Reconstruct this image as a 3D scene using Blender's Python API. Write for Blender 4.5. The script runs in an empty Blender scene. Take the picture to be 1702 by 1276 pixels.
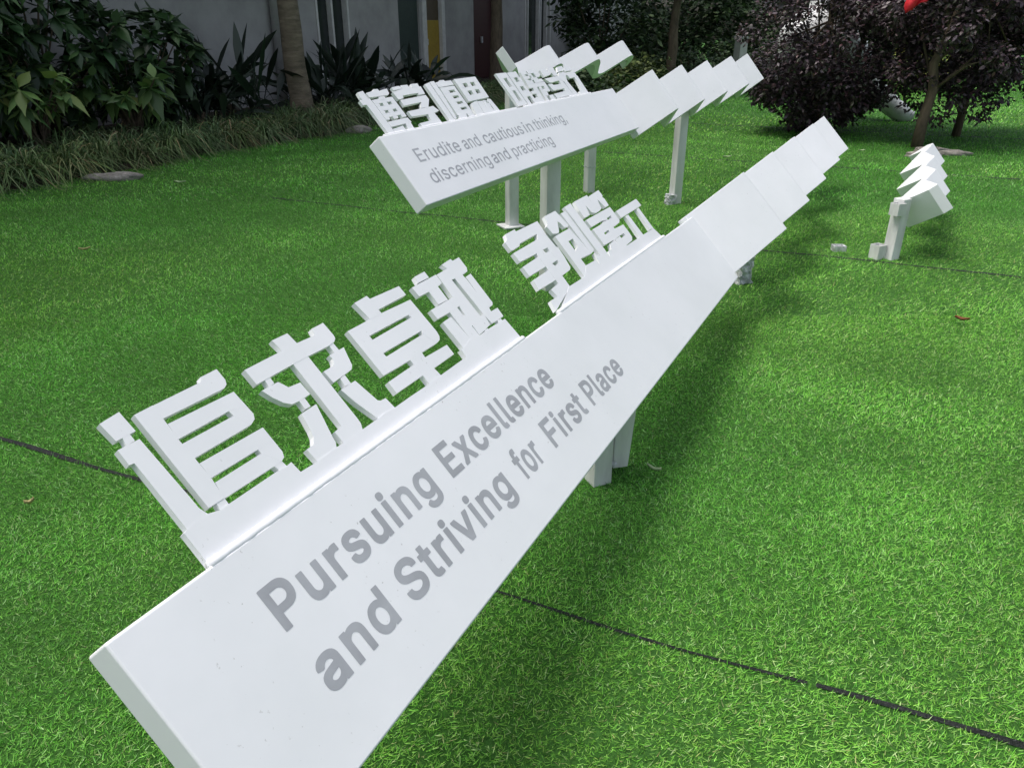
import bpy, bmesh, math, random
import numpy as np
from mathutils import Vector, Matrix

# ---------------------------------------------------------------- camera, sky, sun, exposure
scene = bpy.context.scene
COL = scene.collection
cam_data = bpy.data.cameras.new('camera')
cam_data.sensor_width = 36.0
cam_data.lens = 36.0 * 1279.0 / 1702.0
cam_data.clip_start = 0.05
cam_data.clip_end = 500.0
cam = bpy.data.objects.new('camera', cam_data)
COL.objects.link(cam)
cam.location = (0, 0, 1.45)
cam.rotation_euler = (math.radians(65), 0, 0)
scene.camera = cam

SUN_EL, SUN_AZ = math.radians(66), math.radians(-80)      # azimuth measured clockwise from +Y
world = bpy.data.worlds.new('World')
scene.world = world
world.use_nodes = True
wn = world.node_tree
wn.nodes.clear()
sky = wn.nodes.new('ShaderNodeTexSky')
sky.sky_type = 'NISHITA'
sky.sun_disc = False
sky.sun_elevation = SUN_EL
sky.sun_rotation = SUN_AZ
sky.air_density = 1.0
sky.dust_density = 6.0
sky.ozone_density = 1.0
hs = wn.nodes.new('ShaderNodeHueSaturation')
hs.inputs['Saturation'].default_value = 0.62               # a white overcast sky
bg = wn.nodes.new('ShaderNodeBackground')
bg.inputs['Strength'].default_value = 0.15
wo = wn.nodes.new('ShaderNodeOutputWorld')
wn.links.new(sky.outputs[0], hs.inputs['Color'])
wn.links.new(hs.outputs[0], bg.inputs['Color'])
wn.links.new(bg.outputs[0], wo.inputs['Surface'])

sun_data = bpy.data.lights.new('sun', 'SUN')
sun_data.energy = 1.2
sun_data.angle = math.radians(30)
sun_data.color = (1.0, 0.97, 0.93)
sun = bpy.data.objects.new('sun', sun_data)
COL.objects.link(sun)
sd = Vector((math.sin(SUN_AZ) * math.cos(SUN_EL), math.cos(SUN_AZ) * math.cos(SUN_EL), math.sin(SUN_EL)))
sun.rotation_euler = sd.to_track_quat('Z', 'Y').to_euler()
sun.location = (6, -6, 14)

scene.view_settings.view_transform = 'Standard'
scene.view_settings.look = 'None'
scene.view_settings.exposure = 0.53
scene.view_settings.gamma = 1.0
scene.view_settings.use_curve_mapping = False
scene.cycles.max_bounces = 6

rng = np.random.default_rng(11)
random.seed(5)

# ---------------------------------------------------------------- materials
def mat(name):
    m = bpy.data.materials.new(name)
    m.use_nodes = True
    nt = m.node_tree
    return m, nt, nt.nodes['Principled BSDF']

def N(nt, kind, **kw):
    n = nt.nodes.new(kind)
    for k, v in kw.items():
        if k in n.inputs:
            n.inputs[k].default_value = v
        else:
            setattr(n, k, v)
    return n

def ramp(nt, stops):
    r = nt.nodes.new('ShaderNodeValToRGB')
    e = r.color_ramp.elements
    e[0].position, e[0].color = stops[0][0], (*stops[0][1], 1)
    e[1].position, e[1].color = stops[-1][0], (*stops[-1][1], 1)
    for p, c in stops[1:-1]:
        x = e.new(p)
        x.color = (*c, 1)
    return r

def noise_mat(name, stops, scale=4.0, detail=6.0, rough=0.8, bump=0.0, bscale=None, spec=0.3, stretch=None, metal=0.0):
    m, nt, p = mat(name)
    tc = nt.nodes.new('ShaderNodeTexCoord')
    src = tc.outputs['Object']
    if stretch:
        mp = N(nt, 'ShaderNodeMapping')
        mp.inputs['Scale'].default_value = stretch
        nt.links.new(src, mp.inputs['Vector'])
        src = mp.outputs[0]
    no = N(nt, 'ShaderNodeTexNoise', Scale=scale, Detail=detail, Roughness=0.62)
    nt.links.new(src, no.inputs['Vector'])
    r = ramp(nt, stops)
    nt.links.new(no.outputs['Fac'], r.inputs['Fac'])
    nt.links.new(r.outputs[0], p.inputs['Base Color'])
    p.inputs['Roughness'].default_value = rough
    p.inputs['Specular IOR Level'].default_value = spec
    p.inputs['Metallic'].default_value = metal
    if bump:
        n2 = N(nt, 'ShaderNodeTexNoise', Scale=bscale or scale * 3, Detail=8.0, Roughness=0.65)
        nt.links.new(src, n2.inputs['Vector'])
        b = N(nt, 'ShaderNodeBump', Strength=bump, Distance=0.02)
        nt.links.new(n2.outputs['Fac'], b.inputs['Height'])
        nt.links.new(b.outputs[0], p.inputs['Normal'])
    return m

def white_paint():
    """white sprayed metal: slightly uneven coat, few chips and faint dust"""
    m, nt, p = mat('white_paint')
    tc = nt.nodes.new('ShaderNodeTexCoord')
    n1 = N(nt, 'ShaderNodeTexNoise', Scale=2.3, Detail=5.0, Roughness=0.6)
    n2 = N(nt, 'ShaderNodeTexNoise', Scale=95.0, Detail=4.0, Roughness=0.6)
    n3 = N(nt, 'ShaderNodeTexNoise', Scale=5.0, Detail=2.0)
    for n in (n1, n2, n3):
        nt.links.new(tc.outputs['Object'], n.inputs['Vector'])
    base = ramp(nt, [(0.32, (0.74, 0.76, 0.775)), (0.6, (0.79, 0.805, 0.825)), (0.8, (0.82, 0.83, 0.85))])
    nt.links.new(n1.outputs['Fac'], base.inputs['Fac'])
    chip = ramp(nt, [(0.675, (0, 0, 0)), (0.70, (1, 1, 1))])
    nt.links.new(n2.outputs['Fac'], chip.inputs['Fac'])
    zone = ramp(nt, [(0.47, (0, 0, 0)), (0.60, (1, 1, 1))])
    nt.links.new(n3.outputs['Fac'], zone.inputs['Fac'])
    mul = N(nt, 'ShaderNodeMath', operation='MULTIPLY')
    nt.links.new(chip.outputs[0], mul.inputs[0])
    nt.links.new(zone.outputs[0], mul.inputs[1])
    mul2 = N(nt, 'ShaderNodeMath', operation='MULTIPLY')
    nt.links.new(mul.outputs[0], mul2.inputs[0])
    mul2.inputs[1].default_value = 0.6
    mix = N(nt, 'ShaderNodeMixRGB')
    mix.inputs['Color2'].default_value = (0.36, 0.36, 0.35, 1)
    nt.links.new(mul2.outputs[0], mix.inputs['Fac'])
    nt.links.new(base.outputs[0], mix.inputs['Color1'])
    nt.links.new(mix.outputs[0], p.inputs['Base Color'])
    p.inputs['Roughness'].default_value = 0.42
    p.inputs['Specular IOR Level'].default_value = 0.4
    nb = N(nt, 'ShaderNodeTexNoise', Scale=7.0, Detail=3.0)
    nt.links.new(tc.outputs['Object'], nb.inputs['Vector'])
    b = N(nt, 'ShaderNodeBump', Strength=0.12, Distance=0.01)
    nt.links.new(nb.outputs['Fac'], b.inputs['Height'])
    nt.links.new(b.outputs[0], p.inputs['Normal'])
    return m

def leaf_mat(name, rough=0.5, trans=0.25, spec=0.4, sheen=None):
    """colour comes from each leaf's own colour attribute"""
    m, nt, p = mat(name)
    at = nt.nodes.new('ShaderNodeAttribute')
    at.attribute_name = 'leaf_colour'
    nt.links.new(at.outputs['Color'], p.inputs['Base Color'])
    p.inputs['Roughness'].default_value = rough
    p.inputs['Specular IOR Level'].default_value = spec
    if trans:
        t = nt.nodes.new('ShaderNodeBsdfTranslucent')
        nt.links.new(at.outputs['Color'], t.inputs['Color'])
        mx = nt.nodes.new('ShaderNodeMixShader')
        mx.inputs[0].default_value = trans
        out = nt.nodes['Material Output']
        nt.links.new(p.outputs[0], mx.inputs[1])
        nt.links.new(t.outputs[0], mx.inputs[2])
        nt.links.new(mx.outputs[0], out.inputs['Surface'])
    return m

def plain(name, col, rough=0.6, spec=0.4, metal=0.0, bump=0.0, bscale=30.0):
    c2 = tuple(min(1, c * 1.12) for c in col)
    c1 = tuple(c * 0.86 for c in col)
    return noise_mat(name, [(0.3, c1), (0.7, c2)], scale=9.0, rough=rough, spec=spec, metal=metal, bump=bump, bscale=bscale)

M = {}
M['white'] = white_paint()
M['letter'] = plain('grey_vinyl', (0.36, 0.375, 0.40), 0.5)
M['post'] = noise_mat('grimy_white_paint', [(0.3, (0.42, 0.43, 0.41)), (0.55, (0.68, 0.69, 0.68)), (0.75, (0.76, 0.77, 0.77))],
                      scale=5.0, rough=0.5, bump=0.15, stretch=(1, 1, 0.25))
M['foil'] = noise_mat('crumpled_foil', [(0.3, (0.35, 0.36, 0.37)), (0.5, (0.62, 0.64, 0.66)), (0.7, (0.82, 0.83, 0.84))], scale=24.0,
                      rough=0.35, bump=1.0, bscale=40.0, metal=0.25)
M['turf'] = leaf_mat('turf_fibre', 0.5, 0.25, 0.32)
M['leaf'] = leaf_mat('green_leaf', 0.38, 0.22, 0.45)
M['dull_leaf'] = leaf_mat('dull_leaf', 0.6, 0.15, 0.3)
M['purple_leaf'] = leaf_mat('purple_leaf', 0.42, 0.08, 0.4)
M['bark'] = noise_mat('bark', [(0.3, (0.07, 0.055, 0.04)), (0.6, (0.15, 0.115, 0.08)), (0.8, (0.20, 0.17, 0.13))], scale=14.0,
                      rough=0.9, bump=0.8, stretch=(1, 1, 0.35))
M['palm_bark'] = noise_mat('ringed_bark', [(0.3, (0.10, 0.085, 0.06)), (0.55, (0.19, 0.155, 0.11)), (0.8, (0.27, 0.225, 0.165))],
                           scale=7.0, rough=0.9, bump=0.9, bscale=16.0, stretch=(0.6, 0.6, 2.2))
M['stone'] = noise_mat('stone', [(0.3, (0.16, 0.15, 0.13)), (0.55, (0.30, 0.28, 0.25)), (0.8, (0.42, 0.40, 0.37))], scale=16.0,
                       rough=0.9, bump=0.8)
M['soil'] = noise_mat('soil', [(0.3, (0.022, 0.017, 0.012)), (0.7, (0.06, 0.045, 0.03))], scale=18.0, rough=0.95, bump=0.9)
M['concrete'] = noise_mat('grey_render', [(0.28, (0.28, 0.278, 0.268)), (0.5, (0.36, 0.357, 0.342)), (0.75, (0.43, 0.425, 0.41))],
                          scale=1.6, rough=0.9, bump=0.25, bscale=30.0)
M['pale_concrete'] = noise_mat('pale_concrete', [(0.3, (0.36, 0.355, 0.34)), (0.7, (0.50, 0.495, 0.475))], scale=6.0, rough=0.85, bump=0.3)
M['frame'] = plain('white_frame', (0.60, 0.60, 0.57), 0.5)
M['glass'] = plain('dark_glass', (0.030, 0.038, 0.036), 0.12, 0.6)
M['green_panel'] = plain('dark_green_panel', (0.045, 0.065, 0.056), 0.4)
M['yellow'] = plain('ochre_door', (0.36, 0.25, 0.035), 0.5)
M['brown'] = plain('brown_door', (0.10, 0.075, 0.045), 0.5)
M['maroon'] = plain('maroon_door', (0.055, 0.017, 0.017), 0.5)
M['webbing'] = noise_mat('black_webbing', [(0.35, (0.008, 0.010, 0.009)), (0.6, (0.028, 0.032, 0.030)), (0.75, (0.13, 0.135, 0.135))], scale=150.0,
                         rough=0.55, bump=0.6, bscale=220.0)
M['gloss_white'] = plain('gloss_white', (0.74, 0.76, 0.77), 0.3)
M['red'] = plain('red_cloth', (0.62, 0.018, 0.03), 0.6)
M['brown_leaf'] = plain('dry_leaf', (0.17, 0.055, 0.02), 0.7)
M['tan_leaf'] = plain('straw_leaf', (0.42, 0.36, 0.16), 0.7)
M['pale_leaf'] = plain('pale_leaf', (0.36, 0.46, 0.26), 0.7)

# ---------------------------------------------------------------- objects
def tag(o, label=None, cat=None, group=None, kind=None):
    if label: o['label'] = label
    if cat: o['category'] = cat
    if group: o['group'] = group
    if kind: o['kind'] = kind
    return o

def thing(name, loc, label, cat, group=None):
    o = bpy.data.objects.new(name, None)
    o.empty_display_size = 0.1
    COL.objects.link(o)
    o.location = loc
    return tag(o, label, cat, group)

def link(name, me, m, parent=None, smooth=False):
    if parent is not None:                      # meshes are given in world metres
        me.transform(Matrix.Translation(-parent_loc(parent)))
    o = bpy.data.objects.new(name, me)
    me.materials.append(m)
    COL.objects.link(o)
    o.parent = parent
    if smooth:
        me.polygons.foreach_set('use_smooth', [True] * len(me.polygons))
    return o

def parent_loc(p):
    v = Vector(p.location)
    while p.parent is not None:
        p = p.parent
        v = v + Vector(p.location)
    return v

def mesh_of(bm, recalc=True):
    if recalc:
        bmesh.ops.recalc_face_normals(bm, faces=bm.faces)
    me = bpy.data.meshes.new('mesh')
    bm.to_mesh(me)
    bm.free()
    return me

def obj(name, bm, m, parent=None, smooth=False, bevel=0.0):
    o = link(name, mesh_of(bm), m, parent, smooth)
    if bevel:
        b = o.modifiers.new('bevel', 'BEVEL')
        b.width = bevel
        b.segments = 3
        b.limit_method = 'ANGLE'
        b.angle_limit = math.radians(40)
        b.harden_normals = True
        o.data.polygons.foreach_set('use_smooth', [True] * len(o.data.polygons))
    return o

def hexa(bm, p):
    """eight corners: four below, four above"""
    v = [bm.verts.new(q) for q in p]
    for f in ((0, 1, 2, 3), (4, 5, 6, 7), (0, 1, 5, 4), (1, 2, 6, 5), (2, 3, 7, 6), (3, 0, 4, 7)):
        bm.faces.new([v[i] for i in f])

def box(bm, c, d, rz=0.0, tilt=None):
    R = Matrix.Rotation(rz, 3, 'Z')
    if tilt is not None: R = R @ tilt
    x, y, z = d[0] / 2, d[1] / 2, d[2] / 2
    hexa(bm, [Vector(c) + R @ Vector(q) for q in ((-x, -y, -z), (x, -y, -z), (x, y, -z), (-x, y, -z), (-x, -y, z), (x, -y, z), (x, y, z), (-x, y, z))])

def tube(bm, pts, rad, n=10, wob=0.0):
    pts = [Vector(p) for p in pts]
    rings = []
    up = Vector((0.31, 0.2, 0.93))
    for i, p in enumerate(pts):
        d = (pts[min(i + 1, len(pts) - 1)] - pts[max(i - 1, 0)]).normalized()
        a = d.cross(up if abs(d.dot(up)) < 0.95 else Vector((1, 0, 0))).normalized()
        b = d.cross(a)
        ring = []
        for k in range(n):
            t = 2 * math.pi * k / n
            r = rad[i] * (1 + wob * random.uniform(-1, 1))
            ring.append(bm.verts.new(p + a * math.cos(t) * r + b * math.sin(t) * r))
        rings.append(ring)
    for r0, r1 in zip(rings, rings[1:]):
        for k in range(n):
            bm.faces.new((r0[k], r0[(k + 1) % n], r1[(k + 1) % n], r1[k]))
    bm.faces.new(rings[0][::-1])
    bm.faces.new(rings[-1])

def np_mesh(verts, faces, cols=None, quads=True):
    """big meshes straight from arrays; cols = one colour per vertex"""
    k = faces.shape[1]
    me = bpy.data.meshes.new('mesh')
    me.vertices.add(len(verts))
    me.vertices.foreach_set('co', np.ascontiguousarray(verts, dtype=np.float32).ravel())
    me.loops.add(faces.size)
    me.loops.foreach_set('vertex_index', np.ascontiguousarray(faces, dtype=np.int32).ravel())
    me.polygons.add(len(faces))
    me.polygons.foreach_set('loop_start', np.arange(0, faces.size, k, dtype=np.int32))
    try:
        me.polygons.foreach_set('loop_total', np.full(len(faces), k, dtype=np.int32))
    except Exception:
        pass
    if cols is not None:
        a = me.attributes.new('leaf_colour', 'FLOAT_COLOR', 'POINT')
        c = np.ones((len(verts), 4), dtype=np.float32)
        c[:, :3] = cols
        a.data.foreach_set('color', c.ravel())
    me.update(calc_edges=True)
    me.validate()
    return me

def unit(v):
    return v / (np.linalg.norm(v, axis=-1, keepdims=True) + 1e-9)

def strips(base, d, side, length, width, prof, droop, cols, fold=0.0, sag=None):
    """ribbons (blades, leaves): base point, direction, side vector, bent towards the ground by droop"""
    n = len(base)
    S = len(prof)
    nrm = unit(np.cross(d, side))
    vs = []
    down = np.array([0, 0, -1.0]) if sag is None else sag
    for i, w in enumerate(prof):
        t = i / (S - 1)
        c = base + d * (length * t)[:, None] + down * (droop * length * t * t)[:, None]
        hw = (width * w * 0.5)[:, None]
        if fold:
            lift = nrm * (hw * fold)
            vs += [c - side * hw + lift, c, c + side * hw + lift]
        else:
            vs += [c - side * hw, c + side * hw]
    k = 3 if fold else 2
    V = np.stack(vs, 1).reshape(-1, 3)
    per = S * k
    f = []
    for i in range(S - 1):
        for j in range(k - 1):
            a = i * k + j
            f.append((a, a + 1, a + k + 1, a + k))
    f = np.array(f)
    F = (np.arange(n)[:, None, None] * per + f[None]).reshape(-1, 4)
    return V, F, np.repeat(cols, per, axis=0)

def rand_dirs(n, zlo=-1.0, zhi=1.0):
    z = rng.uniform(zlo, zhi, n)
    a = rng.uniform(0, 2 * math.pi, n)
    r = np.sqrt(np.maximum(0, 1 - z * z))
    return np.stack([r * np.cos(a), r * np.sin(a), z], 1)

def pick(n, cols, weights, jit=0.18):
    cols = np.array(cols, float)
    i = rng.choice(len(cols), n, p=np.array(weights) / np.sum(weights))
    return np.clip(cols[i] * (1 + rng.normal(0, jit, (n, 1))) * (1 + rng.normal(0, 0.05, (n, 3))), 0.002, 1)

def leaf_cloud(name, m, parent, clumps, per, size, aspect, cols, weights, droop=0.35, zlo=-0.35, zhi=0.7, shell=0.0, jit=0.2):
    """clumps: (x, y, z, radius); per = leaves in a clump of radius 0.3"""
    P, D = [], []
    for (x, y, z, r) in clumps:
        n = max(4, int(per * (r / 0.3) ** 2))
        v = rand_dirs(n)
        rr = r * (shell + (1 - shell) * rng.uniform(0, 1, n) ** 0.45)
        P.append(np.array([x, y, z]) + v * rr[:, None] * np.array([1, 1, 0.75]))
        D.append(unit(v * 0.6 + rand_dirs(n, zlo, zhi)))
    P, D = np.concatenate(P), np.concatenate(D)
    n = len(P)
    side = unit(np.cross(D, unit(np.array([0, 0, 1.0]) + rng.normal(0, 0.45, (n, 3)))))
    L = size * rng.uniform(0.65, 1.25, n)
    V, F, C = strips(P, D, side, L, L * aspect, [0.05, 0.8, 1.0, 0.62, 0.03], droop * rng.uniform(0.4, 1.4, n), pick(n, cols, weights, jit), fold=0.25)
    return link(name, np_mesh(V, F, C), m, parent, smooth=True)

# ---------------------------------------------------------------- the garden's own axes
GD = np.array([0.46, 0.888])          # the planted border runs this way
GN = np.array([0.888, -0.46])         # out of the border, over the lawn
HP = np.array([-4.93, 7.49])
def border(t, off=0.0):
    p = HP + GD * t + GN * off
    return float(p[0]), float(p[1])
def border_wave(t):
    return 0.10 * np.sin(t * 1.7) + 0.07 * np.sin(t * 4.1 + 1)

# ---------------------------------------------------------------- lawn
g = bmesh.new()
sz = 90
v = [g.verts.new(q) for q in ((-sz, -sz, 0), (sz, -sz, 0), (sz, sz, 0), (-sz, sz, 0))]
g.faces.new(v)
gm, gt, gp = mat('turf_backing')
tc = gt.nodes.new('ShaderNodeTexCoord')
a1 = N(gt, 'ShaderNodeTexNoise', Scale=60.0, Detail=8.0, Roughness=0.7)
a2 = N(gt, 'ShaderNodeTexNoise', Scale=0.9, Detail=4.0)
gt.links.new(tc.outputs['Object'], a1.inputs['Vector'])
gt.links.new(tc.outputs['Object'], a2.inputs['Vector'])
r1 = ramp(gt, [(0.32, (0.022, 0.070, 0.012)), (0.55, (0.05, 0.15, 0.025)), (0.72, (0.10, 0.27, 0.045))])
gt.links.new(a1.outputs['Fac'], r1.inputs['Fac'])
gt.links.new(r1.outputs[0], gp.inputs['Base Color'])
gp.inputs['Roughness'].default_value = 0.8
gp.inputs['Specular IOR Level'].default_value = 0.15
ab = N(gt, 'ShaderNodeBump', Strength=0.8, Distance=0.02)
gt.links.new(a1.outputs['Fac'], ab.inputs['Height'])
gt.links.new(ab.outputs[0], gp.inputs['Normal'])
tag(obj('lawn_ground', g, gm), kind='structure')

# seams between the rolls of turf: straight lines across the lawn
SEAM_N = np.array([0.413, 0.911])                       # seam normal
SEAMS = [1.552, 5.60, 9.55, 13.12]                      # distance of each seam along its normal
def seam_wob(k, s):
    return 0.012 * np.sin(s * 2.3 + k) + 0.007 * np.sin(s * 6.1 + 2 * k)

def turf():
    VV, FF, CC = [], [], []
    off = 0
    GREENS = [(0.190, 0.51, 0.066), (0.135, 0.43, 0.046), (0.26, 0.58, 0.10), (0.38, 0.63, 0.23), (0.33, 0.42, 0.16), (0.056, 0.22, 0.024)]  # palest and darkest blades stand in for sheen and shaded gaps
    WTS = [0.32, 0.25, 0.2, 0.09, 0.03, 0.13]
    zones = [(0.45, 2.4, 31000, 0.0019, 0.0205, [1, 0.9, 0.1]), (2.4, 4.0, 19000, 0.0025, 0.022, [1, 0.85, 0.1]),
             (4.0, 7.0, 6500, 0.0042, 0.028, [1, 0.1]), (7.0, 12.0, 1900, 0.008, 0.035, [1, 0.1]), (12.0, 24.0, 360, 0.017, 0.050, [1, 0.1])]
    for (y0, y1, dens, w, L, prof) in zones:
        xm = 0.74 * y1 + 0.5
        n = int(dens * (y1 - y0) * 2 * xm)
        p = np.stack([rng.uniform(-xm, xm, n), rng.uniform(y0, y1, n)], 1)
        k = np.abs(p[:, 0]) < 0.74 * p[:, 1] + 0.5
        rel = (p - HP) @ GN
        tt = (p - HP) @ GD
        k &= rel > border_wave(tt) - 0.05
        for i, s in enumerate(SEAMS):
            sd_ = p @ SEAM_N - s
            al = p @ np.array([0.911, -0.413])
            gap = 0.0022 + 0.0022 * np.sin(al * 11 + i) + 0.002 * np.sin(al * 29 + 2 * i)
            if i == 0:
                gap = gap + 0.008 * np.clip((al - 0.05) / 0.35, 0, 1) + 0.006 * np.clip((-1.0 - al) / 0.5, 0, 1)
            k &= (np.abs(sd_ - seam_wob(i, al)) > np.maximum(gap, w * 0.5 if y0 > 4 else 0.001)) | ((i == 1) & (al < -5.0))
        p = p[k]
        n = len(p)
        lean = rng.uniform(0.25, 1.25, n)
        az = rng.uniform(0, 2 * math.pi, n)
        # the pile leans this way and that in patches
        q1 = 1.3 * np.sin(p[:, 0] * 0.9 + 1.1 * np.sin(p[:, 1] * 0.7 + 2)) + 0.9 * np.sin(p[:, 1] * 1.6 + 1.4 * np.sin(p[:, 0] * 1.3))
        q2 = np.sin(p[:, 0] * 5.3 + 2.0 * np.sin(p[:, 1] * 4.1)) + np.sin(p[:, 1] * 6.7 + 1.5 * np.sin(p[:, 0] * 3.9 + 1))
        bx, by = 0.10 + 0.26 * np.sin(q1) + 0.10 * q2, -0.15 + 0.26 * np.cos(q1 * 1.3) + 0.10 * np.sin(q2 * 2)
        d = np.stack([np.sin(lean) * np.cos(az) + bx, np.sin(lean) * np.sin(az) + by, np.cos(lean)], 1)
        d = unit(d)
        sdv = unit(np.cross(d, np.array([0, 0, 1.0]) + rng.normal(0, 0.5, (n, 3))))
        base = np.concatenate([p, np.full((n, 1), -0.002)], 1)
        # tufts: blades gather in patches of slightly different pile
        pat = 0.5 + 0.5 * np.sin(p[:, 0] * 3.1 + 1.7 * np.sin(p[:, 1] * 2.3)) * np.sin(p[:, 1] * 3.7 + np.sin(p[:, 0] * 1.9))
        ln = L * rng.uniform(0.6, 1.25, n) * (0.88 + 0.2 * pat)
        c = pick(n, GREENS, WTS, 0.2) * (0.80 + 0.24 * pat + 0.07 * q2 + 0.08 * np.sin(q1 * 0.8))[:, None] * np.stack([1 + 0.12 * np.sin(q1), np.ones(n), np.ones(n)], 1)
        V, F, C = strips(base, d, sdv, ln, np.full(n, w) * rng.uniform(0.75, 1.25, n), prof, rng.uniform(-0.05, 0.32, n), c)
        V[:, 2] = np.maximum(V[:, 2], 0.001)
        VV.append(V); FF.append(F + off); CC.append(C)
        off += len(V)
    o = link('turf_grass', np_mesh(np.concatenate(VV), np.concatenate(FF), np.concatenate(CC)), M['turf'])
    tag(o, 'bright green artificial turf fibres covering the whole lawn', 'grass', kind='stuff')
turf()

def seam_strip(i, a0, a1, w0, w1):
    bm = bmesh.new()
    al = np.arange(a0, a1, 0.04)
    prev = None
    ax = np.array([0.911, -0.413])
    for k, a in enumerate(al):
        t = (a - a0) / (a1 - a0)
        w = (w0 + (w1 - w0) * t) * (1 + 0.25 * math.sin(a * 9 + i))
        c = ax * a + SEAM_N * (SEAMS[i] + seam_wob(i, a))
        lo, hi = c - SEAM_N * w / 2, c + SEAM_N * w / 2
        lift = 0.004 + (0.012 * max(0, min(1, (a - 0.35) / 0.4)) if i == 0 else 0) * (1 + 0.3 * math.sin(a * 14))
        cur = [bm.verts.new((lo[0], lo[1], 0.004)), bm.verts.new((c[0], c[1], 0.004 + lift * 0.3)), bm.verts.new((hi[0], hi[1], 0.004 + lift))]
        if prev:
            bm.faces.new((prev[0], cur[0], cur[1], prev[1]))
            bm.faces.new((prev[1], cur[1], cur[2], prev[2]))
        prev = cur
    tag(obj('turf_seam', bm, M['webbing'], None, smooth=True), kind='structure')
seam_strip(0, -4.2, -1.2, 0.020, 0.012)
seam_strip(0, -1.2, 0.1, 0.005, 0.006)
seam_strip(0, 0.1, 2.2, 0.008, 0.034)
seam_strip(1, -5.0, 5.5, 0.011, 0.011)
seam_strip(2, -6.0, 9.0, 0.016, 0.016)
seam_strip(3, -3.0, 10.0, 0.022, 0.022)
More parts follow.
